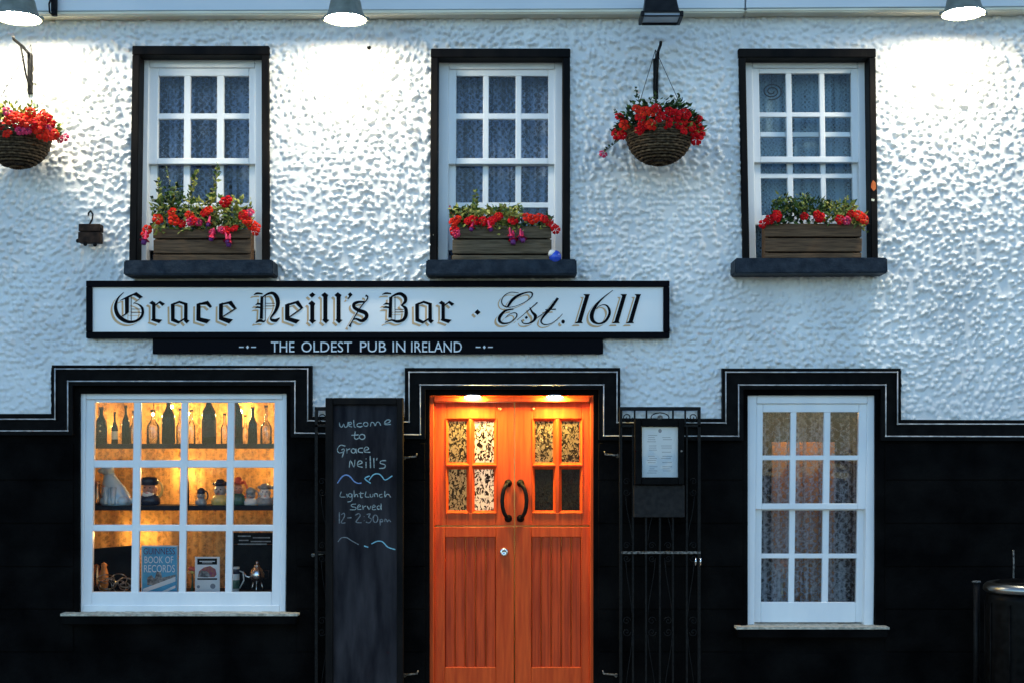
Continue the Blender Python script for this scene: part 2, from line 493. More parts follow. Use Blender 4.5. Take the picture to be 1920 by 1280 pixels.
def text_into(s, string, x0, y0, x1, y1, d):
    """letters of the built-in face fitted to a picture box"""
    cu = bpy.data.curves.new('t', 'FONT'); cu.body = string; cu.resolution_u = 3
    ob = bpy.data.objects.new('t', cu); COL.objects.link(ob)
    bpy.context.view_layer.update()
    me = bpy.data.meshes.new_from_object(ob.evaluated_get(bpy.context.evaluated_depsgraph_get()))
    co = [v.co.copy() for v in me.vertices]
    ax, bx = min(c.x for c in co), max(c.x for c in co)
    ay, by = min(c.y for c in co), max(c.y for c in co)
    vs = [s.bm.verts.new(W(x0 + (c.x - ax) / (bx - ax) * (x1 - x0), y1 - (c.y - ay) / (by - ay) * (y1 - y0), d)) for c in co]
    for p in me.polygons:
        try: s.face([vs[i] for i in p.vertices])
        except ValueError: pass
    bpy.data.objects.remove(ob); bpy.data.curves.remove(cu); bpy.data.meshes.remove(me)

# ------------------------------------------------------------------ ground
tag(mb('ground').box(-400, 400, -300, 500, -0.30, -0.16).build('ground'), kind='structure')
tag(mb('asphalt').box(-60, 60, -9.2, -2.3, -0.155, -0.12).build('road'), kind='structure')
tag(mb('paving').box(-60, 60, -2.15, 0.3, -0.155, 0.0).build('pavement'), kind='structure')
tag(mb('kerb_stone').box(-60, 60, -2.3, -2.152, -0.155, 0.006, 0.012).build('kerb'), kind='structure')

# ------------------------------------------------------------------ the pub
pub = empty('pub_building', (0, 0.3, 0), 'white roughcast pub with black painted lower storey and stepped black mouldings', 'building')

OUT = [(-420, 775), (97, 775), (97, 684), (585, 685), (585, 780), (759, 781), (759, 689), (1163, 689), (1163, 783), (1354, 784), (1354, 690), (1689, 690), (1689, 786), (2340, 788)]
B1 = [(-420, 785), (103, 785), (103, 691), (577, 691), (577, 788), (767, 790), (767, 697), (1157, 697), (1157, 791), (1361, 792), (1361, 697), (1683, 697), (1683, 794), (2340, 795)]
B2 = [(-420, 807), (127, 807), (127, 714), (553, 714), (553, 811), (788, 814), (788, 721), (1132, 721), (1132, 816), (1385, 817), (1385, 721), (1661, 721), (1661, 817), (2340, 819)]
INN = [(-420, 815), (136, 815), (136, 722), (545, 722), (545, 819), (797, 822), (797, 729), (1123, 729), (1123, 824), (1394, 825), (1394, 729), (1652, 729), (1652, 825), (2340, 827)]

UPPER = [(248, 85, 504, 505), (808, 90, 1069, 505), (1387, 90, 1645, 502)]

def roughcast():
    st = 1.9
    xs = np.arange(-420, 2341, st); ys = np.arange(-60, 822, st)
    nx, ny = len(xs), len(ys)
    rng = np.random.default_rng(5)
    X, Y = np.meshgrid(xs, ys)
    def smooth(sc, seed):
        r = np.random.default_rng(seed)
        gx, gy = int(2800 / sc) + 3, int(900 / sc) + 3
        g = r.random((gy, gx))
        fx = (X + 430) / sc; fy = (Y + 70) / sc
        ix = fx.astype(int); iy = fy.astype(int)
        tx = fx - ix; ty = fy - iy
        tx = tx * tx * (3 - 2 * tx); ty = ty * ty * (3 - 2 * ty)
        return (g[iy, ix] * (1 - tx) + g[iy, ix + 1] * tx) * (1 - ty) + (g[iy + 1, ix] * (1 - tx) + g[iy + 1, ix + 1] * tx) * ty
    amp = 0.45 + 0.8 * smooth(190, 1)
    amp *= np.clip(1.15 - np.clip((Y - 600) / 260, 0, 0.6), 0.4, 1.15)
    ang = (smooth(150, 2) - 0.5) * 3.0
    wob = smooth(6, 8) - 0.5
    wob2 = smooth(9, 9) - 0.5
    H = np.zeros_like(X)
    cell_x, cell_y = 12.8, 10.6
    for j in range(int(890 / cell_y) + 1):
        for i in range(int(2780 / cell_x) + 1):
            if rng.random() < 0.10: continue
            bx = -425 + (i + 0.5 * (j % 2) + rng.uniform(-0.42, 0.42)) * cell_x
            by = -65 + (j + rng.uniform(-0.42, 0.42)) * cell_y
            ci = int((bx + 420) / st); cj = int((by + 60) / st)
            if not (0 <= ci < nx and 0 <= cj < ny): continue
            a = ang[cj, ci] + rng.uniform(-0.5, 0.5)
            ra = rng.uniform(4.6, 7.0); rb = rng.uniform(3.7, 5.2)
            h = rng.uniform(0.45, 1.0) * amp[cj, ci] * 0.028
            K = 7
            i0, i1, j0, j1 = max(ci - K, 0), min(ci + K + 1, nx), max(cj - K, 0), min(cj + K + 1, ny)
            dx = X[j0:j1, i0:i1] - bx; dy = Y[j0:j1, i0:i1] - by
            u = dx * math.cos(a) + dy * math.sin(a); v = -dx * math.sin(a) + dy * math.cos(a)
            q = (u / ra) ** 2 + (v / rb) ** 2 + 0.7 * wob[j0:j1, i0:i1] + 0.5 * wob2[j0:j1, i0:i1] - 0.04 * dy
            bmp = h * np.clip(1 - q, 0, 1) ** 0.62
            H[j0:j1, i0:i1] = np.maximum(H[j0:j1, i0:i1], bmp)
    # soften a little
    P = np.pad(H, 1, mode='edge')
    H = 0.72 * H + 0.07 * (P[:-2, 1:-1] + P[2:, 1:-1] + P[1:-1, :-2] + P[1:-1, 2:])
    H += (smooth(240, 3) - 0.5) * 0.010 + (smooth(60, 4) - 0.5) * 0.004 + wob * 0.0012 + 0.006
    # outline of the render
    OX = [p[0] for p in OUT]
    def below(x, y):
        lim = np.full_like(x, 0.0)
        for (a, b) in zip(OUT, OUT[1:]):
            if abs(b[0] - a[0]) > 5:
                k = (x >= a[0]) & (x <= b[0])
                lim[k] = (a[1] + (b[1] - a[1]) * (x[k] - a[0]) / (b[0] - a[0])) + 4
        return y > lim
    cx = X[:-1, :-1] + st / 2; cy = Y[:-1, :-1] + st / 2
    keep = ~below(cx, cy)
    for (a, b, c, d) in UPPER:
        keep &= ~((cx > a + 6) & (cx < c - 6) & (cy > b + 6) & (cy < d - 6))
    vx = (X - 960) / S; vz = ZH - (Y - YH) / S
    co = np.stack([vx, -H - 0.3 * 0, vz], -1).reshape(-1, 3)
    idx = np.arange(nx * ny).reshape(ny, nx)
    q = np.stack([idx[1:, :-1], idx[1:, 1:], idx[:-1, 1:], idx[:-1, :-1]], -1)[keep]
    used = np.zeros(nx * ny, bool); used[q.ravel()] = True
    remap = np.cumsum(used) - 1
    co = co[used]; q = remap[q]
    co = co - np.array([0, 0.3, 0])
    me = bpy.data.meshes.new('roughcast_wall')
    me.vertices.add(len(co)); me.vertices.foreach_set('co', co.ravel())
    me.loops.add(q.size); me.loops.foreach_set('vertex_index', q.ravel().astype(np.int32))
    me.polygons.add(len(q))
    me.polygons.foreach_set('loop_start', np.arange(0, q.size, 4, dtype=np.int32))
    me.polygons.foreach_set('use_smooth', np.ones(len(q), bool))
    me.update(); me.validate()
    me.materials.append(M['render_white'])
    o = bpy.data.objects.new('roughcast_wall', me)
    place(o, pub, (0, 0.3, 0))
    tag(o, 'white painted roughcast covered in small pressed nodules', kind='stuff')
roughcast()

# masonry behind the render, with the window openings
s = mb('render_white')
def wallpiece(s, x0, y0, x1, y1, d0=-0.24, d1=-0.012):
    s.box((x0 - 960) / S, (x1 - 960) / S, -d1, -d0, ZH - (y1 - YH) / S, ZH - (y0 - YH) / S)
xs = [-420, 256, 497, 816, 1062, 1396, 1637, 2340]
for i in range(0, 7, 2):
    wallpiece(s, xs[i], 94, xs[i + 1], 500)
wallpiece(s, -420, -60, 2340, 93.5)
wallpiece(s, -420, 500.5, 2340, 683)
s.build('masonry', pub)

# black lower wall
s = mb('black_wall')
def wl(x0, y0, x1, y1): wallpiece(s, x0, y0, x1, y1, -0.24, 0.0)
wl(-420, 778, 101, 1345); wl(101.2, 688, 149, 1345); wl(149.2, 688, 537, 737); wl(149.2, 1160, 537, 1345)
wl(537.2, 688, 581, 1345); wl(581.2, 783, 763, 1345); wl(763.2, 692, 805, 1345); wl(805.2, 692, 1113, 740)
wl(1113.2, 692, 1160, 1345); wl(1160.2, 786, 1357, 1345); wl(1357.2, 693, 1402, 1345); wl(1402.2, 693, 1641, 740); wl(1402.2, 1180, 1641, 1345)
wl(1641.2, 693, 1686, 1345); wl(1686.2, 789, 2340, 1345)
low = s.build('lower_wall', pub)
cuts = {'a': (137, 556, 722, 1163), 'd': (797, 1122, 722, 1345), 'b': (1393, 1660, 722, 1183)}
rows = [829, 900, 981, 1062, 1142, 1222, 1302, 1343]
for r0, r1 in zip(rows, rows[1:]):
    seg = [(-420, 2340)]
    for (a, b, t, bt) in cuts.values():
        if r0 < bt - 6 and r1 > t:
            ns = []
            for (p, q) in seg:
                if a > p and b < q: ns += [(p, a), (b, q)]
                else: ns.append((p, q))
            seg = ns
    for (p, q) in seg:
        mb('black_wall').pb(p, r0 + 1.2, q, r1 - 1.2, 0.0005, 0.010, bev=0.003).build('render_course', low)

# stepped moulding
def strip(s, A, B, d0, d1):
    F = [s.bm.verts.new(W(x, y, d1)) for x, y in A]; G = [s.bm.verts.new(W(x, y, d1)) for x, y in B]
    Fb = [s.bm.verts.new((v.co.x, -d0, v.co.z)) for v in F]; Gb = [s.bm.verts.new((v.co.x, -d0, v.co.z)) for v in G]
    for i in range(len(A) - 1):
        s.face([F[i], F[i + 1], G[i + 1], G[i]])
        s.face([F[i], F[i + 1], Fb[i + 1], Fb[i]])
        s.face([G[i], G[i + 1], Gb[i + 1], Gb[i]])
s = mb('black_gloss')
strip(s, OUT, B1, 0.0, 0.050)
mould = s.build('moulding', pub, recalc=True)
s = mb('black_gloss'); strip(s, B1, B2, -0.001, 0.034); s.build('moulding_face', mould)
s = mb('black_gloss'); strip(s, B2, INN, -0.002, 0.046); s.build('moulding_lip', mould)
for P in (B1, B2):
    s = mb('bead_pale')
    for a, b in zip(P, P[1:]):
        dd = 0.052 if P is B1 else 0.047
        s.tube([W(*a, dd), W(*b, dd)], 0.0042, 6)
    s.build('bead', mould)
    s = mb('bead_pale')
    for (x, y) in P[1:-1]:
        s.ball(W(x, y, 0.05), 0.0062, n=8, m=6)
    s.build('bead_stop', mould)

# eaves fascia
s = mb('fascia_paint')
s.quad([(-420, -60), (1396.5, -60), (1396.5, 16), (-420, 23)], 0.0, 0.10, 0.004)
s.quad([(1399, -60), (2340, -60), (2340, 10), (1399, 15.5)], 0.0, 0.10, 0.004)
fas = s.build('fascia_board', pub)
s = mb('bead_lamplit')
s.quad([(-420, 24), (1397, 16.5), (1397, 24), (-420, 32)], 0.0, 0.115, 0.008, 2)
s.quad([(1398.5, 16.5), (2340, 11), (2340, 19), (1398.5, 23)], 0.0, 0.115, 0.008, 2)
s.build('fascia_bead', fas)
s = mb('roof_slate')
z = ZH - (-60 - YH) / S
s.hexa([(-4.95, -0.22, z), (4.95, -0.22, z), (4.95, -0.22, z + 0.05), (-4.95, -0.22, z + 0.05), (-4.95, 4.2, z + 2.9), (4.95, 4.2, z + 2.9), (4.95, 4.2, z + 2.95), (-4.95, 4.2, z + 2.95)])
s.build('roof', pub)
s = mb('room_dark')
s.box(-4.92, 4.92, 2.4, 2.5, 0, z); s.box(-4.92, -4.82, 0.242, 2.398, 0, z); s.box(4.82, 4.92, 0.242, 2.398, 0, z)
s.box(-4.92, 4.92, 0.242, 2.398, z - 0.08, z - 0.01)
s.build('rear_wall', pub)

def room(x0, y0, x1, y1, d0, d1, m, name='room'):
    """open-fronted inner box seen through an opening"""
    s = mb(m)
    a = W(x0, y1, d1); b = W(x1, y0, d1)
    X0, X1, Z0, Z1 = a.x, b.x, a.z, b.z
    def q(*p): s.face([s.bm.verts.new(v) for v in p])
    f, k = -d1, -d0
    q((X0, k, Z0), (X1, k, Z0), (X1, k, Z1), (X0, k, Z1))
    q((X0, f, Z0), (X1, f, Z0), (X1, k, Z0), (X0, k, Z0))
    q((X0, f, Z1), (X1, f, Z1), (X1, k, Z1), (X0, k, Z1))
    q((X0, f, Z0), (X0, k, Z0), (X0, k, Z1), (X0, f, Z1))
    q((X1, f, Z0), (X1, k, Z0), (X1, k, Z1), (X1, f, Z1))
    return s.build(name, pub)

# ------------------------------------------------------------------ windows
def window(label, fr, sash, cols, rows_up, rows_lo, wp, low=None, d=-0.075, bar='glazing_bar', bottom=None):
    fx0, fy0, fx1, fy1 = fr
    sx0, sy0, sx1, sy1 = sash
    s = mb('white_paint')
    s.pb(fx0, fy0, sx0, fy1, d - 0.10, d, wp, 0.004); s.pb(sx1, fy0, fx1, fy1, d - 0.10, d, wp, 0.004)
    s.pb(sx0 + .3, fy0, sx1 - .3, sy0, d - 0.10, d - 0.001, wp, 0.004)
    if bottom: s.pb(sx0 + .3, bottom, sx1 - .3, fy1, d - 0.10, d - 0.002, wp, 0.004)
    f = s.build('sash_window', pub)
    tag(f, label)
    def mk(cols, rows, x0, y0, x1, y1, da, nm, railbot):
        s = mb('white_paint')
        s.pb(x0 - 3, y0, cols[0][0], y1, da - 0.04, da, wp, 0.003); s.pb(cols[-1][1], y0, x1 + 3, y1, da - 0.04, da, wp, 0.003)
        s.pb(cols[0][0] + .2, y0, cols[-1][1] - .2, rows[0][0], da - 0.04, da - 0.0006, wp, 0.003)
        s.pb(cols[0][0] + .2, rows[-1][1], cols[-1][1] - .2, railbot, da - 0.04, da + 0.0006, wp, 0.003)
        s.build('sash', f)
        for (a, b) in zip(cols, cols[1:]):
            mb('white_paint').pb(a[1], rows[0][0] - 1, b[0], rows[-1][1] + 1, da - 0.036, da - 0.004, wp, 0.004).build(bar, f)
        for (a, b) in zip(rows, rows[1:]):
            mb('white_paint').pb(cols[0][0] - 1, a[1], cols[-1][1] + 1, b[0], da - 0.037, da - 0.005, wp, 0.004).build(bar, f)
        for c in cols:
            for r in rows:
                o = mb('glass').sheet(c[0] - 2, r[0] - 2, c[1] + 2, r[1] + 2, da - 0.024 + random.uniform(-.0006, .0006), wp).build('pane', f)
                for v in o.data.vertices: v.co.y += random.uniform(-0.0012, 0.0012)
    if rows_lo is None:
        mk(cols, rows_up, sx0, sy0, sx1, sy1, d - 0.018, 'a', sy1)
    else:
        mid = rows_up[-1][1] + 11
        mk(cols, rows_up, sx0, sy0, sx1, mid, d - 0.018, 'a', mid)
        mk(cols, rows_lo, sx0, low[0], sx1, low[1], d - 0.062, 'b', low[1])
    return f

def surround(x0, y0, x1, y1, bw, wp, sill, extra=None):
    s = mb('black_surround')
    s.pb(x0, y0 + 17, x0 + bw, y1, -0.19, 0.042, wp, 0.006); s.pb(x1 - bw, y0 + 17, x1, y1, -0.19, 0.042, wp, 0.006)
    s.pb(x0 - 0.5, y0, x1 + 0.5, y0 + 17.3, -0.19, 0.045, wp, 0.006)
    o = s.build('window_surround', pub)
    mb('sill_skylit').quad([(sill[0] + 1, sill[1]), (sill[2] - 1, sill[1] - 1), (sill[2], sill[3] - 1), (sill[0], sill[3])], -0.19, 0.20, 0.008, 2).build('window_sill', pub)
    return o

w1 = warp(248, 504, 88, -0.016, 0.003)
surround(248, 86, 504, 492, 14, w1, (231, 488, 512, 516))
window('white sash window with skylight-tinted lace behind tall sprigs', (258, 104, 496, 492), (280, 127, 478, 440),
       [(298, 346), (358, 407), (420, 467)], [(143, 213), (224, 297)], [(309, 381), (390, 452)], w1, (297, 470))
w2 = warp(808, 1069, 90, -0.006, 0.0)
surround(808, 91, 1069, 492, 14, w2, (798, 487, 1082, 516))
window('white sash window with gathered lace above a pair of red blooms', (818, 108, 1060, 492), (842, 130, 1040, 440),
       [(856, 906), (917, 967), (978, 1028)], [(143, 213), (224, 297)], [(311, 380), (390, 452)], w2, (297, 470))
w3 = warp(1385, 1642, 90, 0.020, 0.012)
surround(1385, 91, 1642, 489, 13, w3, (1378, 484, 1665, 513))
window('white sash window with its lower sash pushed up', (1394, 107, 1630, 488), (1410, 128, 1608, 440),
       [(1422, 1472), (1483, 1535), (1545, 1595)], [(138, 211), (220, 294)], [(257, 326), (335, 404)], w3, (248, 422))
o = mb('rust').poly([(1637, 338), (1642, 343), (1643, 354), (1638, 359), (1633, 352), (1634, 344)], 0.0458).build('paint_chip', pub)
mb('bottle_cream').poly([(1634, 373), (1640, 374), (1639, 378), (1634, 377)], 0.0458).build('paint_chip', pub)

w4 = warp(155, 536, 740, -0.016, -0.014)
window('wide white shop style window of twelve panes with goods on show', (150, 736, 541, 1147), (161, 748, 530, 1136),
       [(178, 251), (265, 340), (353, 427), (440, 515)], [(754, 862), (876, 983), (995, 1109)], None, w4, d=-0.03, bottom=1134)
w5 = warp(1404, 1640, 742, -0.010, -0.016)
window('tall white sash window with patterned net and warm light inside', (1400, 738, 1645, 1172), (1419, 756, 1627, 1160),
       [(1431, 1483), (1494, 1546), (1558, 1611)], [(772, 853), (862, 943)], [(956, 1037), (1046, 1128)], w5, (945, 1166), d=-0.03, bottom=None)
for (x0, x1, y) in ((113, 558, 1149), (1381, 1668, 1174)):
    sl_ = mb('black_wall').pb(x0 + 2, y + 5, x1 - 2, y + 22, -0.15, 0.10, bev=0.008).build('window_sill', pub)
    s = mb('stone_sill')
    n = 24
    for i in range(n):   # worn, uneven stone edge
        a = x0 + (x1 - x0) * i / n; b = x0 + (x1 - x0) * (i + 1) / n
        t0 = random.uniform(-0.7, 0.7)
        s.quad([(a, y + 1 + t0), (b, y + 1 + t0 * .5), (b, y + 5), (a, y + 5)], -0.15, 0.104 + random.uniform(-.003, .003))
    s.build('sill_slab', sl_)

# rooms behind the glass
room(236, 80, 516, 520, -1.2, -0.243, 'room_dark'); room(796, 80, 1080, 520, -1.2, -0.243, 'room_dark'); room(1374, 80, 1656, 520, -1.2, -0.243, 'room_dark')
room(120, 720, 566, 1162, -0.78, -0.243, 'room_warm', 'display_recess')
room(1380, 720, 1664, 1190, -1.3, -0.243, 'room_dark')
room(800, 736, 1120, 1360, -1.4, -0.243, 'room_warm', 'hallway')

def curtain(x0, y0, x1, y1, d, m, label, folds, amp, group=None, cat='curtain', seed=1, name='lace_curtain'):
    rnd = random.Random(seed)
    s = mb(m)
    n = 90
    ph = [rnd.uniform(0, 6.28) for _ in range(4)]
    cols = []
    for i in range(n + 1):
        u = i / n
        row = []
        for j in range(5):
            v = j / 4
            dd = amp * (math.sin(u * folds * 6.28 + ph[0] + 0.3 * v) + 0.5 * math.sin(u * folds * 15 + ph[1] + v) + 0.6 * math.sin(u * 9 + ph[2]))
            xx = x0 + (x1 - x0) * (u + 0.010 * math.sin(u * 17 + v * 2 + ph[3]))
            row.append(s.bm.verts.new(W(xx, y0 + (y1 - y0) * v, d + dd)))
        cols.append(row)
    for a, b in zip(cols, cols[1:]):
        for j in range(4):
            s.face([a[j], b[j], b[j + 1], a[j + 1]]).smooth = True
    # hanging rod pocket
    return tag(s.build(name), label, cat, group)
curtain(255, 110, 500, 500, -0.27, 'lace_sky_tint', 'floral lace curtain hanging behind the sash window with tall sprigs', 3, 0.010, seed=1)
curtain(815, 110, 1066, 500, -0.27, 'lace_sky_tint', 'gathered floral lace curtain behind the sash window above the blue and white ball', 5, 0.016, seed=2)
curtain(1390, 110, 1640, 500, -0.27, 'lace_plain', 'plain pale net curtain behind the sash window with its lower sash raised', 6, 0.012, seed=3)
curtain(1402, 745, 1650, 1175, -0.25, 'lace_grey', 'grey floral net curtain glowing warm in the tall lower window', 4, 0.014, seed=4)
curtain(118, 730, 568, 1130, -0.62, 'lace_warm', 'golden patterned lace hanging behind the shelves of bottles', 6, 0.012, seed=5)

so_ = mb('iron').tube([W(1447 + (4 + 16 * i / 40) * math.cos(i * .36), 172 + (3 + 13 * i / 40) * math.sin(i * .36), -.215) for i in range(41)], .005, 6)
so_.tube([W(1447, 158, -.215), W(1447, 136, -.215)], .002, 5)
tag(so_.build('spiral_ornament'), 'dark spiral ornament hanging inside the window with the raised sash', 'ornament')
# lamp lit room behind the tall lower window
t = empty('table_lamp', W(1466, 1128, -0.75), 'warm table lamp glowing behind the grey net curtain', 'lamp')
b0 = W(1466, 1128, -0.75)
mb('brass').lathe([(0.05, 0), (0.05, 0.015), (0.012, 0.03), (0.018, 0.08), (0.01, 0.13), (0.01, 0.2)], b0, 16).build('lamp_base', t)
mb('china_orange').lathe([(0.10, 0.16), (0.055, 0.30)], b0, 20).build('lamp_shade', t)
mb('bulb_dim').ball(b0 + Vector((0, 0, 0.20)), 0.018).build('bulb', t)
s = mb('panel_wood')
for i in range(4):
    s.pb(1447 + i * 30, 828, 1475.5 + i * 30, 1180, -1.12, -1.10, bev=0.004)
tag(s.build('wood_screen'), 'orange wooden boarded screen in the lamplit room behind grey net', 'screen')
cl = W(1505, 757, -0.85)
t = empty('pendant_lamp', cl, 'warm pendant lamp high behind the grey net curtain', 'lamp')
mb('bulb_pendant').ball(cl, 0.035).build('bulb', t)
mb('brass').tube([cl + Vector((0, 0, .03)), cl + Vector((0, 0, .25))], .006).build('lamp_cord', t)
side = mb('dark_wood').lathe([(0.13, 0), (0.13, 0.02), (0.03, 0.04), (0.03, 0.44), (0.2, 0.46), (0.2, 0.49), (0, 0.49)], b0 - Vector((0, 0, 0.49)), 20)
tag(side.build('side_table'), 'small round dark table carrying the lamp behind the net', 'table')

# ------------------------------------------------------------------ doors
dr = mb('door_wood')
dr.pb(804, 738, 813.5, 1350, -0.20, -0.055, bev=0.003); dr.pb(1106.5, 738, 1116, 1350, -0.20, -0.055, bev=0.003)
dr.pb(813.7, 736, 1106.3, 752, -0.20, -0.054, bev=0.004)
frame = dr.build('door_frame', pub)
DD = -0.105
def leaf_upper(x0, x1, cols, mats, hand, label):
    rows = [(788, 867), (878, 957)]
    y0, y1 = 753.5, 984
    s = mb('door_wood')
    s.pb(x0, y0, cols[0][0] - 3, y1, DD - 0.045, DD, bev=0.003); s.pb(cols[1][1] + 3, y0, x1, y1, DD - 0.045, DD, bev=0.003)
    s.pb(cols[0][0] - 2.9, y0, cols[1][1] + 2.9, rows[0][0] - 4, DD - 0.045, DD - .0008, bev=0.003)
    s.pb(cols[0][0] - 2.9, rows[1][1] + 4, cols[1][1] + 2.9, y1, DD - 0.045, DD - .0008, bev=0.003)
    lf = s.build('door_leaf', pub); tag(lf, label)
    mb('door_wood').pb(cols[0][1] + 3, rows[0][0] - 4, cols[1][0] - 3, rows[1][1] + 4, DD - 0.04, DD - 0.003, bev=0.003).build('mullion', lf)
    mb('door_wood').pb(cols[0][0] - 3, rows[0][1] + 3, cols[1][1] + 3, rows[1][0] - 3, DD - 0.041, DD - 0.004, bev=0.003).build('mullion', lf)
    k = 0
    for r in rows:
        for c in cols:
            s = mb('door_wood')   # sloped bead round each pane
            a = [(c[0] - 4, r[0] - 4), (c[1] + 4, r[0] - 4), (c[1] + 4, r[1] + 4), (c[0] - 4, r[1] + 4)]
            b = [(c[0] + 1, r[0] + 1), (c[1] - 1, r[0] + 1), (c[1] - 1, r[1] - 1), (c[0] + 1, r[1] - 1)]
            va = [s.bm.verts.new(W(x, y, DD + 0.006)) for x, y in a]; vb = [s.bm.verts.new(W(x, y, DD - 0.02)) for x, y in b]
            vo = [s.bm.verts.new(W(x, y, DD - 0.01)) for x, y in a]
            for i in range(4):
                s.face([va[i], va[(i + 1) % 4], vb[(i + 1) % 4], vb[i]]); s.face([va[i], va[(i + 1) % 4], vo[(i + 1) % 4], vo[i]])
            s.build('pane_bead', lf, recalc=False)
            mb(mats[k]).sheet(c[0] - 2, r[0] - 2, c[1] + 2, r[1] + 2, DD - 0.021).build('pane', lf)
            k += 1
    hx = 953 if hand < 0 else 976
    s = mb('iron')
    p = [W(hx, 906, DD + 0.004), W(hx - 1 + 0 * hand, 905, DD + 0.03), W(hx + hand * 9, 914, DD + 0.045), W(hx + hand * 13, 938, DD + 0.05), W(hx + hand * 9, 963, DD + 0.045), W(hx, 971, DD + 0.03), W(hx, 970, DD + 0.004)]
    q = []
    for i in range(len(p) - 1):
        q += [p[i].lerp(p[i + 1], t) for t in (0, 0.5)]
    q.append(p[-1])
    for _ in range(2):
        q = [q[0]] + [(q[i - 1] + q[i] * 2 + q[i + 1]) / 4 for i in range(1, len(q) - 1)] + [q[-1]]
    s.tube(q, [0.010 + 0.004 * math.sin(math.pi * i / (len(q) - 1)) for i in range(len(q))], 8)
    h = s.build('handle', lf)
    for yy in (905, 971):
        mb('iron').lathe([(0.026, 0), (0.026, 0.008), (0.016, 0.02), (0.014, 0.03), (0, 0.034)], W(hx, yy, DD), 14, axis=(0, -1, 0)).build('handle_rose', lf)
    xx = 937 if hand < 0 else 1000
    mb('brass').lathe([(0.012, 0), (0.012, 0.004), (0.006, 0.01), (0, 0.012)], W(xx, 766, DD), 10, axis=(0, -1, 0)).build('stud', lf)
    return lf
leaf_upper(814, 963.5, [(840, 876), (889, 927)], ['obscured_dull', 'obscured_bright', 'obscured_dull', 'obscured_bright'], -1, 'upper half door with sparkling obscured panes and black pull')
leaf_upper(966, 1106, [(1002, 1038), (1052, 1088)], ['obscured_dull', 'obscured_dull', 'obscured_dark', 'obscured_dark'], 1, 'upper half door with two dark lower panes and black pull')
def leaf_lower(x0, x1, px0, px1, nb, label):
    s = mb('door_wood')
    s.pb(x0, 987, px0, 1345, DD - 0.045, DD, bev=0.003); s.pb(px1, 987, x1, 1345, DD - 0.045, DD, bev=0.003)
    s.pb(px0 + .2, 987, px1 - .2, 1006, DD - 0.045, DD - .0008, bev=0.003); s.pb(px0 + .2, 1250, px1 - .2, 1345, DD - 0.045, DD - .0008, bev=0.003)
    lf = s.build('door_leaf', pub); tag(lf, label)
    bw = (px1 - px0) / nb
    for i in range(nb):
        mb('door_board').pb(px0 + i * bw + .5, 1004, px0 + (i + 1) * bw - .5, 1252, DD - 0.035, DD - 0.012, bev=0.0065).build('board', lf)
    return lf
lf = leaf_lower(814, 963.5, 834, 930, 5, 'lower half door with boarded panel and round lock')
mb('bright_metal').lathe([(0.030, 0), (0.030, 0.006), (0.024, 0.014), (0.012, 0.016), (0.010, 0.012), (0, 0.012)], W(945, 1034, DD), 20, axis=(0, -1, 0)).build('lock', lf)
leaf_lower(966, 1106, 996, 1090, 5, 'lower half door with boarded panel and no lock')
# weather bar lit by the lamps and two little downlights
mb('door_wood').pb(814, 744, 1106, 752.3, -0.053, -0.030, bev=0.003).build('head_bead', frame)
for (x, lab) in ((886, 'small warm downlight over the door leaf with the sparkling panes'), (1040, 'small warm downlight over the door leaf with two dark panes')):
    t = empty('downlight', W(x, 741, -0.035), lab, 'light', 'downlights over the door')
    c = W(x, 744.0, -0.012)
    mb('bright_metal').lathe([(0.060, 0.004), (0.062, 0.012), (0.050, 0.020)], c, 20).build('lamp_rim', t)
    mb('down_lens').lathe([(0, -0.014), (0.022, -0.012), (0.040, -0.006), (0.054, 0.0045)], c, 20).build('lens', t)

# hallway lamp that lights the obscured panes
t = empty('ceiling_lamp', W(900, 760, -0.8), 'warm hallway lamp glowing through the obscured panes of the left leaf', 'lamp')
t['label'] = 'warm hallway lamp glowing through the sparkling obscured door panes'
c = W(905, 850, -0.75)
mb('brass').tube([c + Vector((0, 0, 0.06)), c + Vector((0, 0, 0.36))], 0.006).build('lamp_cord', t)
mb('bulb_hall').ball(c, 0.05).build('bulb', t)

# ------------------------------------------------------------------ display in the wide window
CF = -0.34        # shelf depth in front of the lace
mb_shelf = []
for (y, lab) in ((831, 'upper dark navy shelf carrying the bottles'), (947, 'lower dark navy shelf carrying the character jugs')):
    s = mb('shelf_navy').pb(128, y, 560, y + 9, -0.54, -0.245, bev=0.002)
    for x in (136, 552):
        s.pb(x, y + 9.2, x + 4, y + 18, -0.50, -0.27, bev=0.001)
    tag(s.build('shelf'), lab, 'shelf')
s = mb('dark_wood').pb(122, 1112, 566, 1122, -0.60, -0.20, bev=0.002)
for x in (130, 552):
    s.pb(x, 1122.2, x + 8, 1160, -0.58, -0.22)
tag(s.build('display_ledge'), 'dark wooden ledge under the book and the card in the window', 'shelf')

def bottle(x, base, top, wd, m, label, dep=CF, shoulder=0.62, lab=None, neck=0.34, group=None):
    b = W(x, base, dep); z = (W(x, top, dep) - b).z
    r = wd / 2 / S * (D - dep) / D
    e = empty('bottle', b, label, 'bottle', group)
    h = z
    prof = [(r * .9, 0), (r, 0.01 * h), (r, shoulder * h * .86), (r * .93, shoulder * h), (r * .55, shoulder * h + .10 * h), (r * neck, shoulder * h + .18 * h), (r * neck * .92, .93 * h), (r * neck * 1.15, .94 * h), (r * neck * 1.15, h)]
    mb(m).lathe(prof, b, 18).build('glass_body', e)
    if lab:
        mb(lab).lathe([(r * 1.012, .14 * h), (r * 1.015, .145 * h), (r * 1.015, shoulder * h * .72), (r * 1.012, shoulder * h * .725)], b, 18).build('paper_label', e)
    mb('bottle_label').lathe([(r * neck * 1.2, .955 * h), (r * neck * 1.2, h * 1.012), (0, h * 1.014)], b, 12).build('cap', e)
    return e
Y0 = 831
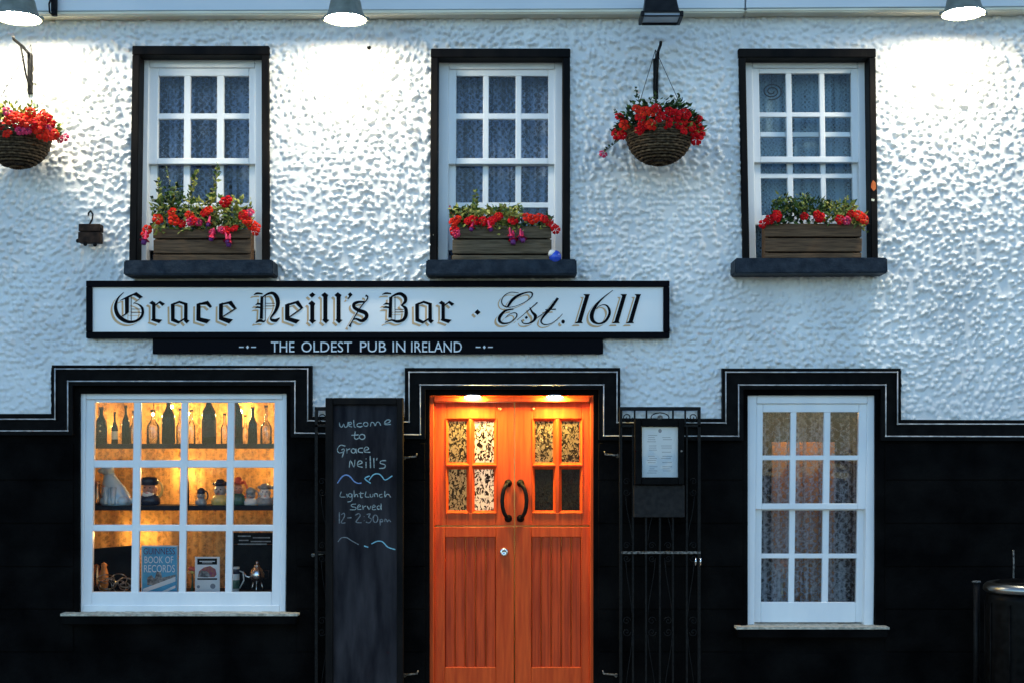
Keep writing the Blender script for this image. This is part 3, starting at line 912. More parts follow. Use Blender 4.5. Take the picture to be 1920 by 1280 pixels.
bottle(190, Y0, 763, 21, 'bottle_dark', 'short dark bottle with two pale dots at the end of the upper shelf', lab='bottle_label')
e = [o for o in COL.objects if o.name.startswith('bottle')][-1]
for dy in (797, 807):
    mb('bottle_cream').lathe([(0.008, 0), (0.007, 0.002), (0, 0.003)], W(187.5, dy, CF + 0.0385), 10, axis=(0, -1, 0)).build('pale_dot', bpy.data.objects['bottle'])
bottle(215, Y0, 772, 12, 'bottle_dark', 'slim little dark bottle beside the dotted bottle', shoulder=.55, lab='bottle_cream')
bottle(236, Y0, 760, 15, 'bottle_dark', 'slim dark bottle next to the clear bottles beside the first glazing bar', shoulder=.6)
bottle(251, Y0, 770, 15, 'bottle_clear', 'clear glass bottle half hidden by the first glazing bar', shoulder=.5)
bottle(287, Y0, 768, 24, 'bottle_clear', 'wide clear glass bottle glinting beside the tall unlabelled dark bottle', shoulder=.55)
bottle(316, Y0, 742, 25, 'bottle_dark', 'tall dark green bottle without a label', shoulder=.6)
bottle(338, Y0, 766, 15, 'bottle_clear', 'slender clear bottle beside the middle glazing bar', shoulder=.5)
bottle(359, Y0, 768, 15, 'bottle_clear', 'slender clear bottle shining in front of a bulb', shoulder=.55)
bottle(392, Y0, 742, 27, 'bottle_dark', 'tall dark square shouldered bottle with a wide grey label', shoulder=.68, lab='bottle_label')
bottle(421, Y0, 775, 14, 'bottle_clear', 'small clear bottle beside the tall grey labelled bottle', shoulder=.55)
bottle(444, Y0, 744, 22, 'bottle_dark', 'tall dark bottle in front of the brightest bulb', shoulder=.66)
bottle(460, Y0, 778, 14, 'bottle_clear', 'small clear bottle between two dark bottles', shoulder=.5, dep=CF - 0.04)
bottle(474, Y0, 763, 17, 'bottle_dark', 'medium dark bottle with a long thin neck', shoulder=.58)
bottle(499, Y0, 760, 22, 'bottle_clear', 'clear glass bottle at the far end of the upper shelf', shoulder=.45, neck=.25)
# warm display bulbs; the last two added, unseen, to light the lower shelves
for i, (x, y, r_) in enumerate(((449, 772, .020), (352, 774, .013), (183, 792, .013), (287, 776, .010), (518, 880, .011), (322, 762, .010), (346, 886, .015), (258, 1003, .013))):
    c = W(x, y, -0.50)
    t = empty('display_bulb', c, ['large warm bulb shining behind the tall dark bottle', 'warm bulb shining behind the slender clear bottle', 'warm bulb shining beside the dotted short bottle',
              'tiny warm bulb glinting through the wide clear bottle', 'tiny warm bulb at the end of the jug shelf', 'tiny warm bulb behind the neck of the tall green bottle', 'added unseen warm bulb behind the middle glazing bar above the navy vase', 'added unseen warm bulb behind the glazing bar above the blue book'][i], 'bulb')
    mb('bulb_warm').ball(c, r_, n=10, m=8).build('bulb', t)
    mb('brass').lathe([(r_ * .5, 0), (r_ * .55, 0.02), (r_ * .3, .03)], c + Vector((0, 0, r_ * .8)), 10).build('bulb_holder', t)
    mb('black_card').tube([c + Vector((0, 0, r_ + .02)), c + Vector((0, 0.03, r_ + .10)), c + Vector((0, 0.06, r_ + .30 if i != 4 else .3))], 0.002, 6).build('flex', t)

Y1 = 947
def jug(x, top, wd, label, skin, hat, coat, beard=None, hatkind='cap', dep=CF, face=1):
    b = W(x, Y1, dep); h = (W(x, top, dep) - b).z
    r = wd / 2 / S * (D - dep) / D
    e = empty('character_jug', b, label, 'jug', 'character jugs on the lower shelf')
    mb(coat).lathe([(r * .7, 0), (r * .95, .06 * h), (r * 1.0, .2 * h), (r * .8, .34 * h), (r * .55, .42 * h)], b, 18, 1, .8).build('shoulders', e)
    s = mb(skin)
    hc = b + Vector((0, 0, .56 * h))
    s.ball(hc, r * .66, 1, .95, 1.15, 14, 10)
    s.ball(hc + Vector((face * r * .12, -r * .66, -r * .02)), r * .16, 1, 1, 1.3, 8, 6)
    for sx_ in (-1, 1):
        s.ball(hc + Vector((sx_ * r * .64, 0, 0)), r * .14, .6, 1, 1.4, 8, 6)
        s.ball(hc + Vector((sx_ * r * .3, -r * .5, -r * .15)), r * .2, 1, 1, 1, 8, 6)
    hd = s.build('head', e)
    s = mb('china_navy')
    for sx_ in (-1, 1):
        s.ball(hc + Vector((sx_ * r * .24 + face * r * .08, -r * .58, r * .16)), r * .07, 1, 1, 1, 8, 6)
    s.build('eyes', e)
    s = mb('china_red')
    s.ball(hc + Vector((face * r * .1, -r * .6, -r * .34)), r * .16, 1.2, .6, .35, 8, 6); s.build('mouth', e)
    if beard:
        s = mb(beard)
        s.ball(hc + Vector((face * r * .08, -r * .25, -r * .48)), r * .56, 1.05, .8, .75, 12, 8)
        s.build('beard', e)
    s = mb(hat)
    if hatkind == 'cap':
        s.lathe([(r * .68, .70 * h), (r * .78, .74 * h), (r * .86, .86 * h), (r * .7, .96 * h), (0, h)], b, 16)
        s.lathe([(r * .6, 0), (r * .6, .02 * h), (0, .03 * h)], b + Vector((face * r * .12, -r * .5, .72 * h)), 12, 1, .6)
    elif hatkind == 'tricorn':
        for k in range(3):
            a = k * 2.094 + .5
            s.ball(b + Vector((math.cos(a) * r * .55, math.sin(a) * r * .5, .82 * h)), r * .5, 1, .6, .5, 10, 6)
        s.lathe([(r * .6, .74 * h), (r * .55, .9 * h), (r * .3, .99 * h), (0, h)], b, 14)
    else:
        s.lathe([(r * .68, .66 * h), (r * .72, .75 * h), (r * .6, .9 * h), (r * .2, .99 * h), (0, h)], b, 14)
    s.build('hat', e)
    s = mb(hat if hatkind != 'cap' else 'china_yellow')
    sg = 1 if face < 0 else 1
    p = [b + Vector((sg * r * (.62 + .55 * math.sin(t)), 0, h * (.55 - .27 * math.cos(t)))) for t in [i * math.pi / 8 for i in range(9)]]
    s.tube(p, r * .12, 8).build('jug_handle', e)
    return e
jug(281, 892, 40, 'sailor character jug with navy cap, red face and white beard', 'china_skin', 'china_navy', 'china_navy', 'china_white', 'cap', face=-1)
jug(377, 913, 22, 'small grey face jug with dark hair', 'china_grey', 'china_navy', 'china_grey', None, 'hair')
jug(413, 897, 34, 'character jug in a dark three cornered hat and yellow collar', 'china_grey', 'china_navy', 'china_yellow', None, 'tricorn', face=-1)
jug(447, 893, 28, 'character jug with red and cream hat beside the last glazing bar', 'china_skin', 'china_red', 'china_green', None, 'tricorn')
jug(470, 912, 26, 'pale grey character jug between the red hatted jug and the bearded one', 'china_grey', 'china_grey', 'china_white', None, 'hair')
jug(497, 905, 32, 'cream bearded character jug at the end of the lower shelf', 'china_white', 'china_grey', 'china_grey', 'china_white', 'tricorn')
# blue tall vase next to the middle bar
v = W(346, Y1, CF)
tag(mb('china_navy').lathe([(.03, 0), (.034, .06), (.032, .16), (.02, .2), (.024, .215)], v, 16).build('blue_vase'), 'plain navy blue vase behind the middle glazing bar', 'vase')
# seated china dog, pale blue, back to the street
e = empty('china_dog', W(222, Y1, CF), 'large pale blue china dog sitting on the lower shelf', 'ornament')
c = W(222, Y1, CF)
s = mb('china_blue')
u = 1 / S * (D - CF) / D
rings = [((-4, 0), 27, 20), ((-3, 8), 29, 21), ((-5, 20), 27, 19), ((-9, 34), 22, 16), ((-13, 46), 16, 13), ((-16, 56), 11, 10), ((-17, 62), 9, 9)]
rr = []
for (ox, oz), rx, ry in rings:
    rr.append([s.bm.verts.new(c + Vector(((ox + rx * math.cos(k * math.pi / 10)) * u, (ry * math.sin(k * math.pi / 10)) * u, oz * u))) for k in range(20)])
for A, B in zip(rr, rr[1:]):
    for k in range(20):
        s.face([A[k], A[(k + 1) % 20], B[(k + 1) % 20], B[k]]).smooth = True
s.face(rr[0][::-1]); s.face(rr[-1])
s.build('body', e)
s = mb('china_blue')
h = c + Vector((-19 * u, -4 * u, 68 * u))
s.ball(h, 12 * u, 1, 1, .95, 14, 10); s.ball(h + Vector((-9 * u, -6 * u, -3 * u)), 6 * u, 1.3, 1, .8, 10, 8)
s.build('head', e)
for sx_ in (-1, 1):
    mb('china_blue').ball(h + Vector((sx_ * 9 * u, 2 * u, -2 * u)), 5 * u, .6, .7, 1.7, 10, 8).build('ear', e)
    mb('china_blue').ball(c + Vector(((sx_ * 15 - 4) * u, -12 * u, 9 * u)), 12 * u, 1, 1, .8, 12, 8).build('haunch', e)
    mb('china_blue').tube([c + Vector(((sx_ * 7 - 12) * u, -16 * u, 34 * u)), c + Vector(((sx_ * 7 - 10) * u, -22 * u, 12 * u)), c + Vector(((sx_ * 7 - 10) * u, -24 * u, 3 * u))], [6 * u, 4.5 * u, 4 * u], 10).build('front_leg', e)
mb('china_blue').tube([c + Vector((18 * u, 4 * u, 6 * u)), c + Vector((27 * u, 0, 9 * u)), c + Vector((31 * u, -4 * u, 16 * u))], [5 * u, 4 * u, 2 * u], 8).build('tail', e)
# copper jug
e = empty('copper_jug', W(182, Y1, CF + .05), 'small shiny copper jug beside the pale blue china dog', 'jug')
c = W(182, Y1, CF + .05)
mb('copper').lathe([(.022, 0), (.032, .03), (.034, .06), (.018, .10), (.016, .15), (.024, .17)], c, 16).build('jug_body', e)
mb('copper').tube([c + Vector((.016, 0, .15)), c + Vector((.05, 0, .13)), c + Vector((.05, 0, .07)), c + Vector((.03, 0, .05))], .004, 6).build('jug_handle', e)

YB = 1112
BD = -0.28
# book
e = empty('record_book', W(300, YB, BD), 'large blue book of records with white lettering propped in the window', 'book')
mb('book_white').pb(265, 1022, 333, 1110, BD - .045, BD - .002, bev=.001).build('page_block', e)
cov = mb('book_blue').pb(266.5, 1024, 331.5, 1109, BD - .0018, BD + .002).build('cover', e)
s = mb('book_purple'); text_into(s, 'GUINNESS', 269, 1026.5, 328, 1038.5, BD + .0028); s.build('title', e)
s = mb('book_white'); text_into(s, 'BOOK OF', 271, 1042, 325, 1055, BD + .0028); text_into(s, 'RECORDS', 270, 1058, 328, 1072, BD + .0030); s.build('title', e)
s = mb('print_grey'); s.poly([(276, 1096), (276, 1082), (284, 1077), (290, 1084), (294, 1070), (302, 1072), (304, 1082), (329, 1076), (329, 1084), (300, 1096)], BD + .0026); s.build('cover_picture', e)
s = mb('book_white'); s.poly([(268, 1103), (329, 1080), (329, 1089), (276, 1108), (268, 1108)], BD + .0032); s.poly([(303, 1108), (329, 1096), (329, 1101), (314, 1108)], BD + .0032); s.build('cover_picture', e)
# card in holder
e = empty('show_card', W(388, YB, BD), 'white printed card with dark heading and food picture beside the book', 'card')
mb('paper').pb(365.5, 1043, 412, 1111, BD - .008, BD, bev=.001).build('card_board', e)
s = mb('black_card').pb(370, 1046, 407, 1057.5, BD + .0003, BD + .001); s.pb(370, 1083, 407, 1086, BD + .0003, BD + .001); s.build('heading', e)
s = mb('paper'); s.pb(374, 1050.5, 403, 1052, BD + .0011, BD + .0016); s.pb(379, 1053.5, 398, 1054.5, BD + .0011, BD + .0016); s.build('heading_print', e)
s = mb('print_red').poly([(371, 1080), (373, 1070), (382, 1063), (394, 1060), (404, 1066), (406, 1076), (402, 1081)], BD + .0012); s.use('print_grey').poly([(371, 1081), (377, 1068), (388, 1070), (396, 1078), (390, 1081.5)], BD + .0018); s.build('food_picture', e)
s = mb('ink'); s.poly([(399 + 5 * math.cos(k * .524), 1098 + 5 * math.sin(k * .524)) for k in range(12)], BD + .0012); s.poly([(372 + 3 * math.cos(k * .7), 1099 + 3 * math.sin(k * .7)) for k in range(9)], BD + .0012); s.build('stamp', e)
# dark boards either side
tag(mb('black_card').quad([(172, 1032), (196, 1021), (256, 1021), (256, 1112)][:0] or [(172, 1028), (256, 1021), (256, 1111.5), (172, 1111.5)], -.50, -.48, .003).build('dark_board'), 'dark board standing behind the tangle of chain', 'board')
e = empty('slate_notice', W(474, YB, -.49), 'dark board with a pale lettered strip behind the metal teapot', 'board')
mb('black_card').pb(434, 1020, 520, 1111.5, -.50, -.48, bev=.003).build('board', e)
s = mb('china_grey')
for i, (a, b, y) in enumerate(((446, 470, 1003), (474, 506, 1006), (448, 466, 1011), (470, 508, 1013), (446, 500, 1018))):
    s.pb(a, y, b, y + 2.2, -.4795, -.479)
mb('black_card').pb(436, 998, 516, 1019.5, -.50, -.48, bev=.002).build('board_head', e)
s.build('faint_lettering', e)
# tangle of chain
s = mb('pewter')
rnd = random.Random(3)
for k in range(9):
    cx, cy = rnd.uniform(196, 236), rnd.uniform(1084, 1100)
    rx, ry = rnd.uniform(9, 17), rnd.uniform(6, 13)
    a0 = rnd.uniform(0, 6)
    s.tube([W(cx + rx * math.cos(a0 + t), cy + ry * math.sin(a0 + t) + 0.0, -.33 + .02 * math.sin(3 * t + k)) for t in [i * .33 for i in range(15 + k)]], 0.0036, 6)
tag(s.build('chain_tangle'), 'loose tangle of silver chain lying in the window corner', 'chain')
for (x, y, m, lab) in ((182, 1066, 'copper', 'small copper pot in the window corner above the chain'), (195, 1063, 'china_orange', 'small orange pot beside the copper pot')):
    c = W(x, YB, -.42); e = empty('little_pot', c, lab, 'pot')
    hh = (W(x, y - 9, -.42) - c).z
    mb(m).lathe([(.02, 0), (.03, hh * .3), (.032, hh * .6), (.018, hh * .85), (.022, hh * .93)], c, 14).build('pot_body', e)
    mb(m).lathe([(.022, hh * .93), (.016, hh * .98), (.005, hh), (0, hh * 1.03)], c, 14).build('pot_lid', e)
# small flower figurine
c = W(360, YB, -.36)
e = empty('flower_ornament', c, 'little red and yellow flower ornament beside the printed card', 'ornament')
hh = (W(360, 1066, -.36) - c).z
mb('china_green').tube([c, c + Vector((.004, 0, hh * .5)), c + Vector((0, 0, hh * .9))], [.012, .006, .005], 8).build('stalk', e)
for (dx, dz, m) in ((-.018, .86, 'china_orange'), (.008, .9, 'china_yellow'), (.016, 1.0, 'china_red'), (-.006, 1.02, 'china_red')):
    mb(m).lathe([(0, -.012), (.014, -.006), (.018, .006), (.008, .010), (0, .006)], c + Vector((dx, -.008, hh * dz)), 10, axis=(0.2, -1, .3)).build('bloom', e)
# mug and teapot
c = W(441, YB, -.33); e = empty('china_mug', c, 'blue and white china mug beside the metal teapot', 'mug')
hh = (W(441, 1062, -.33) - c).z
mb('china_white').lathe([(.028, 0), (.03, hh * .5), (.03, hh), (.026, hh), (.026, hh * .2), (0, hh * .18)], c, 18).build('mug_body', e)
mb('china_navy').lathe([(.0306, hh * .75), (.031, hh * .76), (.031, hh * .92), (.0306, hh * .93)], c, 18).build('band', e)
mb('china_green').lathe([(.0300, hh * .2), (.0308, hh * .22), (.0308, hh * .5), (.0300, hh * .52)], c, 18).build('band', e)
mb('china_white').tube([c + Vector((.03, 0, hh * .85)), c + Vector((.055, 0, hh * .8)), c + Vector((.06, 0, hh * .5)), c + Vector((.03, 0, hh * .2))], .0045, 8).build('mug_handle', e)
c = W(482, YB, -.35); e = empty('teapot', c, 'shiny metal teapot on thin legs in the window corner', 'teapot')
mb('bright_metal').lathe([(.0, .075), (.03, .082), (.05, .11), (.052, .14), (.04, .17), (.022, .185), (.022, .19)], c, 20).build('pot_body', e)
mb('bright_metal').lathe([(.024, .19), (.018, .2), (.006, .205), (.01, .22), (0, .228)], c, 14).build('pot_lid', e)
mb('bright_metal').tube([c + Vector((-.045, 0, .11)), c + Vector((-.075, 0, .12)), c + Vector((-.10, 0, .16))], [.012, .008, .006], 8).build('spout', e)
mb('dark_wood').tube([c + Vector((.05, 0, .16)), c + Vector((.08, 0, .16)), c + Vector((.08, 0, .11)), c + Vector((.05, 0, .10))], .005, 8).build('pot_handle', e)
for k in range(3):
    a = k * 2.094 + .6
    mb('bright_metal').tube([c + Vector((.03 * math.cos(a), .03 * math.sin(a), .085)), c + Vector((.05 * math.cos(a), .05 * math.sin(a), 0))], .004, 6).build('leg', e)

# ------------------------------------------------------------------ signs
e = empty('name_sign', W(708, 633, 0.03), 'long white pub sign with black old style lettering and black frame', 'sign')
SDp = 0.062
mb('sign_white').pb(170, 535, 1247, 626, 0.032, SDp).build('panel', e)
mb('sign_black').pb(161, 526.5, 1255.5, 538, 0.030, SDp + .022, bev=.004).build('frame_rail', e)
mb('sign_black').pb(161, 622, 1255.5, 634, 0.030, SDp + .022, bev=.004).build('frame_rail', e)
mb('sign_black').pb(161, 538.2, 172, 621.8, 0.030, SDp + .021, bev=.004).build('frame_stile', e)
mb('sign_black').pb(1244, 538.2, 1255.5, 621.8, 0.030, SDp + .021, bev=.004).build('frame_stile', e)

ZA = lambda x, y: (180 + x / 5.3333, 530 + y / 5.3333)
ZB = lambda x, y: (460 + x / 4.5714, 530 + y / 4.5714)
ZC = lambda x, y: (860 + x / 4.8, 530 + y / 4.8)
LET = []
def NL(): LET.append(len(SH))
SH = []   # ('p', pts) or ('r', pts with widths), in picture units
def P(f, pts, dx=0): SH.append(('p', [(f(x, y)[0] + dx, f(x, y)[1]) for x, y in pts]))
def RB(f, pts, k, dx=0): SH.append(('r', [(f(x, y)[0] + dx, f(x, y)[1], max(w_ / k, 0.9)) for x, y, w_ in pts]))
KA, KB, KC = 5.3333, 4.5714, 4.8
# G
NL(); RB(ZA, [(278, 98, 4), (225, 150, 14), (198, 215, 28), (198, 275, 36), (225, 335, 40), (280, 378, 38), (345, 395, 28), (410, 380, 24), (455, 340, 26), (468, 290, 26), (455, 245, 22), (415, 215, 12), (375, 205, 6)], KA)
P(ZA, [(288, 165), (328, 140), (328, 300), (290, 322)]); RB(ZA, [(310, 308, 14), (235, 352, 5)], KA)
RB(ZA, [(240, 182, 5), (320, 145, 20), (395, 110, 14)], KA); P(ZA, [(360, 125), (402, 95), (470, 145), (435, 162), (395, 135)])
RB(ZA, [(450, 152, 5), (372, 212, 5)], KA); RB(ZA, [(352, 135, 6), (352, 385, 6)], KA)
RB(ZA, [(352, 266, 5), (455, 266, 5)], KA); RB(ZA, [(352, 302, 5), (455, 302, 5)], KA)
def letter_r(f, dx=0):
    P(f, [(530, 207), (562, 183), (594, 203), (594, 362), (662, 372), (630, 407), (548, 378), (560, 362), (560, 222)], dx)
    P(f, [(590, 222), (640, 183), (690, 214), (662, 236), (632, 208), (590, 236)], dx)
def letter_a(f, dx=0):
    P(f, [(748, 217), (786, 200), (786, 365), (750, 385)], dx); P(f, [(748, 217), (835, 183), (915, 208), (915, 236), (832, 206), (785, 224)], dx)
    P(f, [(880, 215), (915, 205), (915, 370), (937, 380), (905, 411), (880, 385)], dx); P(f, [(750, 385), (786, 360), (830, 385), (881, 356), (881, 374), (822, 412)], dx)
NL(); letter_r(ZA); NL(); letter_a(ZA)
NL(); P(ZA, [(1005, 215), (1045, 200), (1045, 365), (1003, 380)]); P(ZA, [(1005, 215), (1120, 183), (1160, 240), (1140, 256), (1105, 224), (1045, 224)]); P(ZA, [(1003, 380), (1045, 350), (1146, 372), (1105, 411)])
NL(); P(ZA, [(1230, 215), (1270, 200), (1268, 350), (1228, 370)]); P(ZA, [(1230, 215), (1355, 183), (1409, 262), (1385, 271), (1325, 214), (1270, 224)]); RB(ZA, [(1392, 263, 14), (1262, 345, 10)], KA); P(ZA, [(1228, 370), (1268, 346), (1371, 370), (1330, 411)])
# N
NL(); RB(ZB, [(72, 108, 4), (100, 94, 18), (148, 97, 10)], KB); RB(ZB, [(142, 118, 24), (136, 312, 28)], KB)
P(ZB, [(82, 195), (105, 172), (128, 178), (128, 192), (105, 192)]); P(ZB, [(78, 225), (102, 203), (128, 208), (128, 222), (102, 220)])
RB(ZB, [(135, 135, 8), (185, 102, 16), (235, 92, 26), (270, 130, 36), (278, 190, 34), (255, 250, 24), (220, 298, 14), (225, 320, 24), (260, 326, 28), (294, 302, 8)], KB)
RB(ZB, [(88, 344, 8), (125, 326, 26), (158, 335, 14), (172, 318, 6)], KB); RB(ZB, [(172, 105, 5), (172, 330, 5)], KB)
RB(ZB, [(172, 179, 5), (255, 179, 5)], KB); RB(ZB, [(172, 201, 5), (255, 201, 5)], KB)
# e i l l ' s
NL(); P(ZB, [(340, 190), (378, 175), (378, 305), (340, 320)]); P(ZB, [(340, 190), (455, 154), (498, 218), (478, 229), (430, 182), (378, 197)]); RB(ZB, [(486, 220, 12), (374, 298, 9)], KB); P(ZB, [(340, 320), (378, 298), (469, 322), (435, 353)])
NL(); P(ZB, [(575, 84), (601, 105), (570, 131), (545, 108)]); P(ZB, [(540, 180), (570, 154), (599, 180), (591, 200), (591, 318), (608, 325), (575, 353), (545, 325), (556, 315), (556, 195)])
for dx in (0, 113):
    NL(); P(ZB, [(650 + dx, 108), (680 + dx, 84), (711 + dx, 108), (703 + dx, 125), (703 + dx, 315), (721 + dx, 322), (690 + dx, 351), (658 + dx, 322), (668 + dx, 312), (668 + dx, 125)])
NL(); P(ZB, [(878, 102), (900, 84), (919, 105), (886, 141), (872, 141), (890, 118)])
NL(); RB(ZB, [(1030, 112, 20), (1049, 122, 12), (1040, 150, 10), (1000, 195, 10), (950, 272, 10), (908, 345, 10), (894, 378, 24)], KB)
RB(ZB, [(1022, 166, 14), (970, 168, 22), (932, 185, 28), (934, 215, 28), (975, 240, 32), (1030, 262, 34), (1038, 297, 30), (1000, 328, 28), (950, 312, 16), (918, 322, 8)], KB)
# B
NL(); RB(ZB, [(1172, 104, 4), (1205, 93, 17), (1250, 96, 10)], KB); RB(ZB, [(1246, 125, 26), (1240, 302, 30)], KB)
P(ZB, [(1178, 192), (1205, 172), (1232, 178), (1232, 192), (1205, 190)]); P(ZB, [(1175, 222), (1203, 202), (1232, 207), (1232, 222), (1203, 219)])
RB(ZB, [(1235, 135, 8), (1285, 105, 18), (1330, 97, 28), (1368, 125, 32), (1370, 165, 26), (1335, 197, 10)], KB)
RB(ZB, [(1335, 195, 8), (1374, 222, 28), (1376, 282, 32), (1350, 322, 26), (1300, 334, 24), (1250, 322, 14), (1196, 344, 6)], KB)
RB(ZB, [(1283, 108, 5), (1283, 325, 5)], KB); RB(ZB, [(1283, 231, 5), (1360, 231, 5)], KB); RB(ZB, [(1283, 252, 5), (1360, 252, 5)], KB)
NL(); letter_a(ZA, 458.1); NL(); letter_r(ZA, 542.7)
NL(); P(ZC, [(170, 242), (197, 268), (168, 293), (143, 268)])
# Est. 1611
NL(); RB(ZC, [(540, 95, 5), (470, 88, 6), (412, 118, 8), (386, 165, 9), (400, 205, 10), (440, 224, 12)], KC)
RB(ZC, [(440, 222, 18), (480, 160, 26), (540, 115, 20), (620, 88, 12), (660, 95, 14), (655, 130, 10), (600, 175, 6), (520, 210, 5), (450, 226, 5)], KC)
RB(ZC, [(492, 240, 10), (420, 255, 18), (372, 305, 28), (367, 345, 26), (400, 368, 18), (460, 360, 11), (512, 320, 10), (524, 288, 12), (500, 272, 8), (450, 290, 5), (420, 320, 4)], KC)
NL(); RB(ZC, [(526, 338, 4), (620, 258, 6), (690, 197, 9), (708, 180, 12)], KC)
RB(ZC, [(640, 225, 10), (660, 265, 18), (690, 300, 30), (678, 340, 22), (630, 368, 12), (582, 366, 10), (564, 340, 8)], KC); RB(ZC, [(600, 322, 20), (618, 308, 20)], KC)
NL(); RB(ZC, [(688, 328, 4), (760, 280, 6), (800, 245, 6)], KC)
RB(ZC, [(893, 140, 22), (832, 225, 26), (766, 302, 20), (741, 350, 14), (770, 378, 10), (830, 370, 7), (890, 330, 6), (935, 283, 5)], KC); RB(ZC, [(780, 246, 8), (875, 241, 11)], KC)
NL(); P(ZC, [(940 + 16 * math.cos(k * .6283), 352 + 18 * math.sin(k * .6283)) for k in range(10)])
for dx in (0, 333, 460):
    NL(); P(ZC, [(1122 + dx, 105), (1182 + dx, 105), (1174 + dx, 122), (1108 + dx, 350), (1118 + dx, 366), (1042 + dx, 368), (1070 + dx, 348), (1138 + dx, 122)])
NL(); RB(ZC, [(1388, 70, 4), (1310, 130, 10), (1240, 202, 24), (1200, 280, 36), (1206, 342, 32), (1258, 370, 16), (1320, 348, 22), (1358, 280, 24), (1345, 222, 18), (1310, 200, 9), (1265, 213, 6), (1235, 240, 5)], KC)
for ox, oy, dd0, m, nm in ((-6.2, 5.4, .0008, 'sign_tan', 'letter_shade'), (-2.6, 2.3, .0026, 'sign_white', 'letter_gap'), (0, 0, .0044, 'sign_black', 'letter')):
    for L0, L1 in zip(LET, LET[1:] + [len(SH)]):
        s = mb(m)
        for i in range(L0, L1):
            k, pts = SH[i]
            dd = SDp + dd0 + 0.000012 * i
            if k == 'p': s.poly([(x + ox, y + oy) for x, y in pts], dd)
            else: s.ribbon([(x + ox, y + oy, w_) for x, y, w_ in pts], dd)
        s.build(nm, e, recalc=False)

e2 = empty('slogan_sign', W(708, 663, 0.03), 'narrow black sign with small white capitals hung under the long white sign', 'sign')
mb('sign_black').pb(286, 634.6, 1131, 663, 0.030, 0.066, bev=.003).build('board', e2)
d_ = 0.0668
for word, a, b in (('THE', 508, 552), ('OLDEST', 565, 660), ('PUB', 675, 724), ('IN', 736, 760), ('IRELAND', 771, 866)):
    s = mb('sign_letter_white'); text_into(s, word, a, 640.5, b, 660, d_); s.build('word', e2, recalc=False)
for c in (464, 908):
    s = mb('sign_letter_white')
    s.poly([(c - 16, 649.5), (c - 7, 649.5), (c - 7, 651.5), (c - 16, 651.5)], d_); s.poly([(c + 7, 649.5), (c + 16, 649.5), (c + 16, 651.5), (c + 7, 651.5)], d_)
    s.poly([(c, 647), (c + 3, 650.5), (c, 654), (c - 3, 650.5)], d_)
    s.build('ornament', e2, recalc=False)

# ------------------------------------------------------------------ chalkboard
e = empty('chalkboard', W(683, 1340, 0.10), 'tall dark chalkboard with handwritten welcome and lunch hours in black frame', 'sign')
mb('slate').pb(622, 757, 746, 1338, 0.075, 0.098).build('slate_panel', e)
mb('black_surround').pb(610, 745, 624, 1340, 0.07, 0.125, bev=.004).build('frame_stile', e)
mb('black_surround').pb(744, 745, 756, 1340, 0.07, 0.125, bev=.004).build('frame_stile', e)
mb('black_surround').pb(624.3, 745, 743.7, 758, 0.07, 0.124, bev=.004).build('frame_rail', e)
mb('black_surround').pb(624.3, 1322, 743.7, 1340, 0.07, 0.124, bev=.004).build('frame_rail', e)
def circ(cx, cy, rx, ry=None): return [(cx + rx * math.cos(t * .5236), cy + (ry or rx) * math.sin(t * .5236)) for t in range(13)]
CH = [[(145, 205), (150, 232), (165, 238), (178, 215), (185, 238), (203, 235), (212, 200)], [(216, 222), (236, 216), (232, 203), (218, 208), (216, 230), (241, 238)], [(252, 185), (257, 236), (270, 238)],
      [(312, 210), (285, 212), (278, 230), (300, 238), (318, 232)], circ(343, 218, 17, 15), [(378, 234), (384, 206), (402, 206), (414, 230), (424, 206), (442, 203), (456, 227)], [(480, 212), (512, 208), (528, 190), (505, 185), (485, 203), (490, 220), (532, 218)],
      [(265, 272), (258, 318), (274, 330), (290, 320)], [(235, 300), (290, 297)], circ(316, 312, 21, 19),
      [(190, 382), (152, 375), (130, 408), (145, 433), (180, 420), (180, 403), (160, 410)], [(180, 420), (166, 466)], [(200, 400), (204, 436), (206, 410), (226, 402)], circ(250, 417, 16, 16), [(268, 400), (274, 436)], [(322, 396), (292, 400), (288, 424), (322, 430)], [(330, 414), (364, 405), (354, 388), (336, 395), (333, 424), (377, 428)],
      [(220, 542), (228, 488), (255, 540), (262, 484)], [(281, 520), (315, 508), (305, 491), (286, 500), (283, 530), (320, 540)], [(345, 500), (346, 546)], [(345, 474), (347, 480)], [(376, 455), (379, 546)], [(403, 470), (406, 545)], [(428, 470), (424, 488)], [(496, 490), (460, 492), (452, 510), (488, 522), (482, 545), (444, 549)]]
CF_ = [[(160, 722), (150, 760), (190, 763)], [(201, 740), (206, 766)], circ(226, 750, 13), [(240, 740), (238, 790), (206, 800)], [(255, 714), (258, 763), (267, 745), (280, 745), (283, 763)], [(305, 724), (305, 765), (321, 765)], [(290, 738), (327, 735)],
      [(345, 722), (340, 760), (371, 763)], [(376, 740), (379, 762), (395, 760), (398, 740)], [(410, 763), (410, 740), (428, 740), (433, 763)], [(466, 742), (446, 748), (450, 765), (471, 762)], [(486, 718), (487, 765), (500, 745), (516, 745), (530, 766)],
      [(270, 815), (236, 820), (240, 835), (270, 842), (262, 858), (224, 858)], [(281, 840), (305, 832), (295, 821), (283, 832), (285, 855), (311, 855)], [(320, 825), (323, 858), (329, 838), (346, 830)], [(355, 830), (368, 858), (382, 830)], [(391, 842), (415, 835), (405, 823), (393, 835), (395, 858), (421, 856)], circ(441, 842, 13), [(458, 812), (459, 860)]]
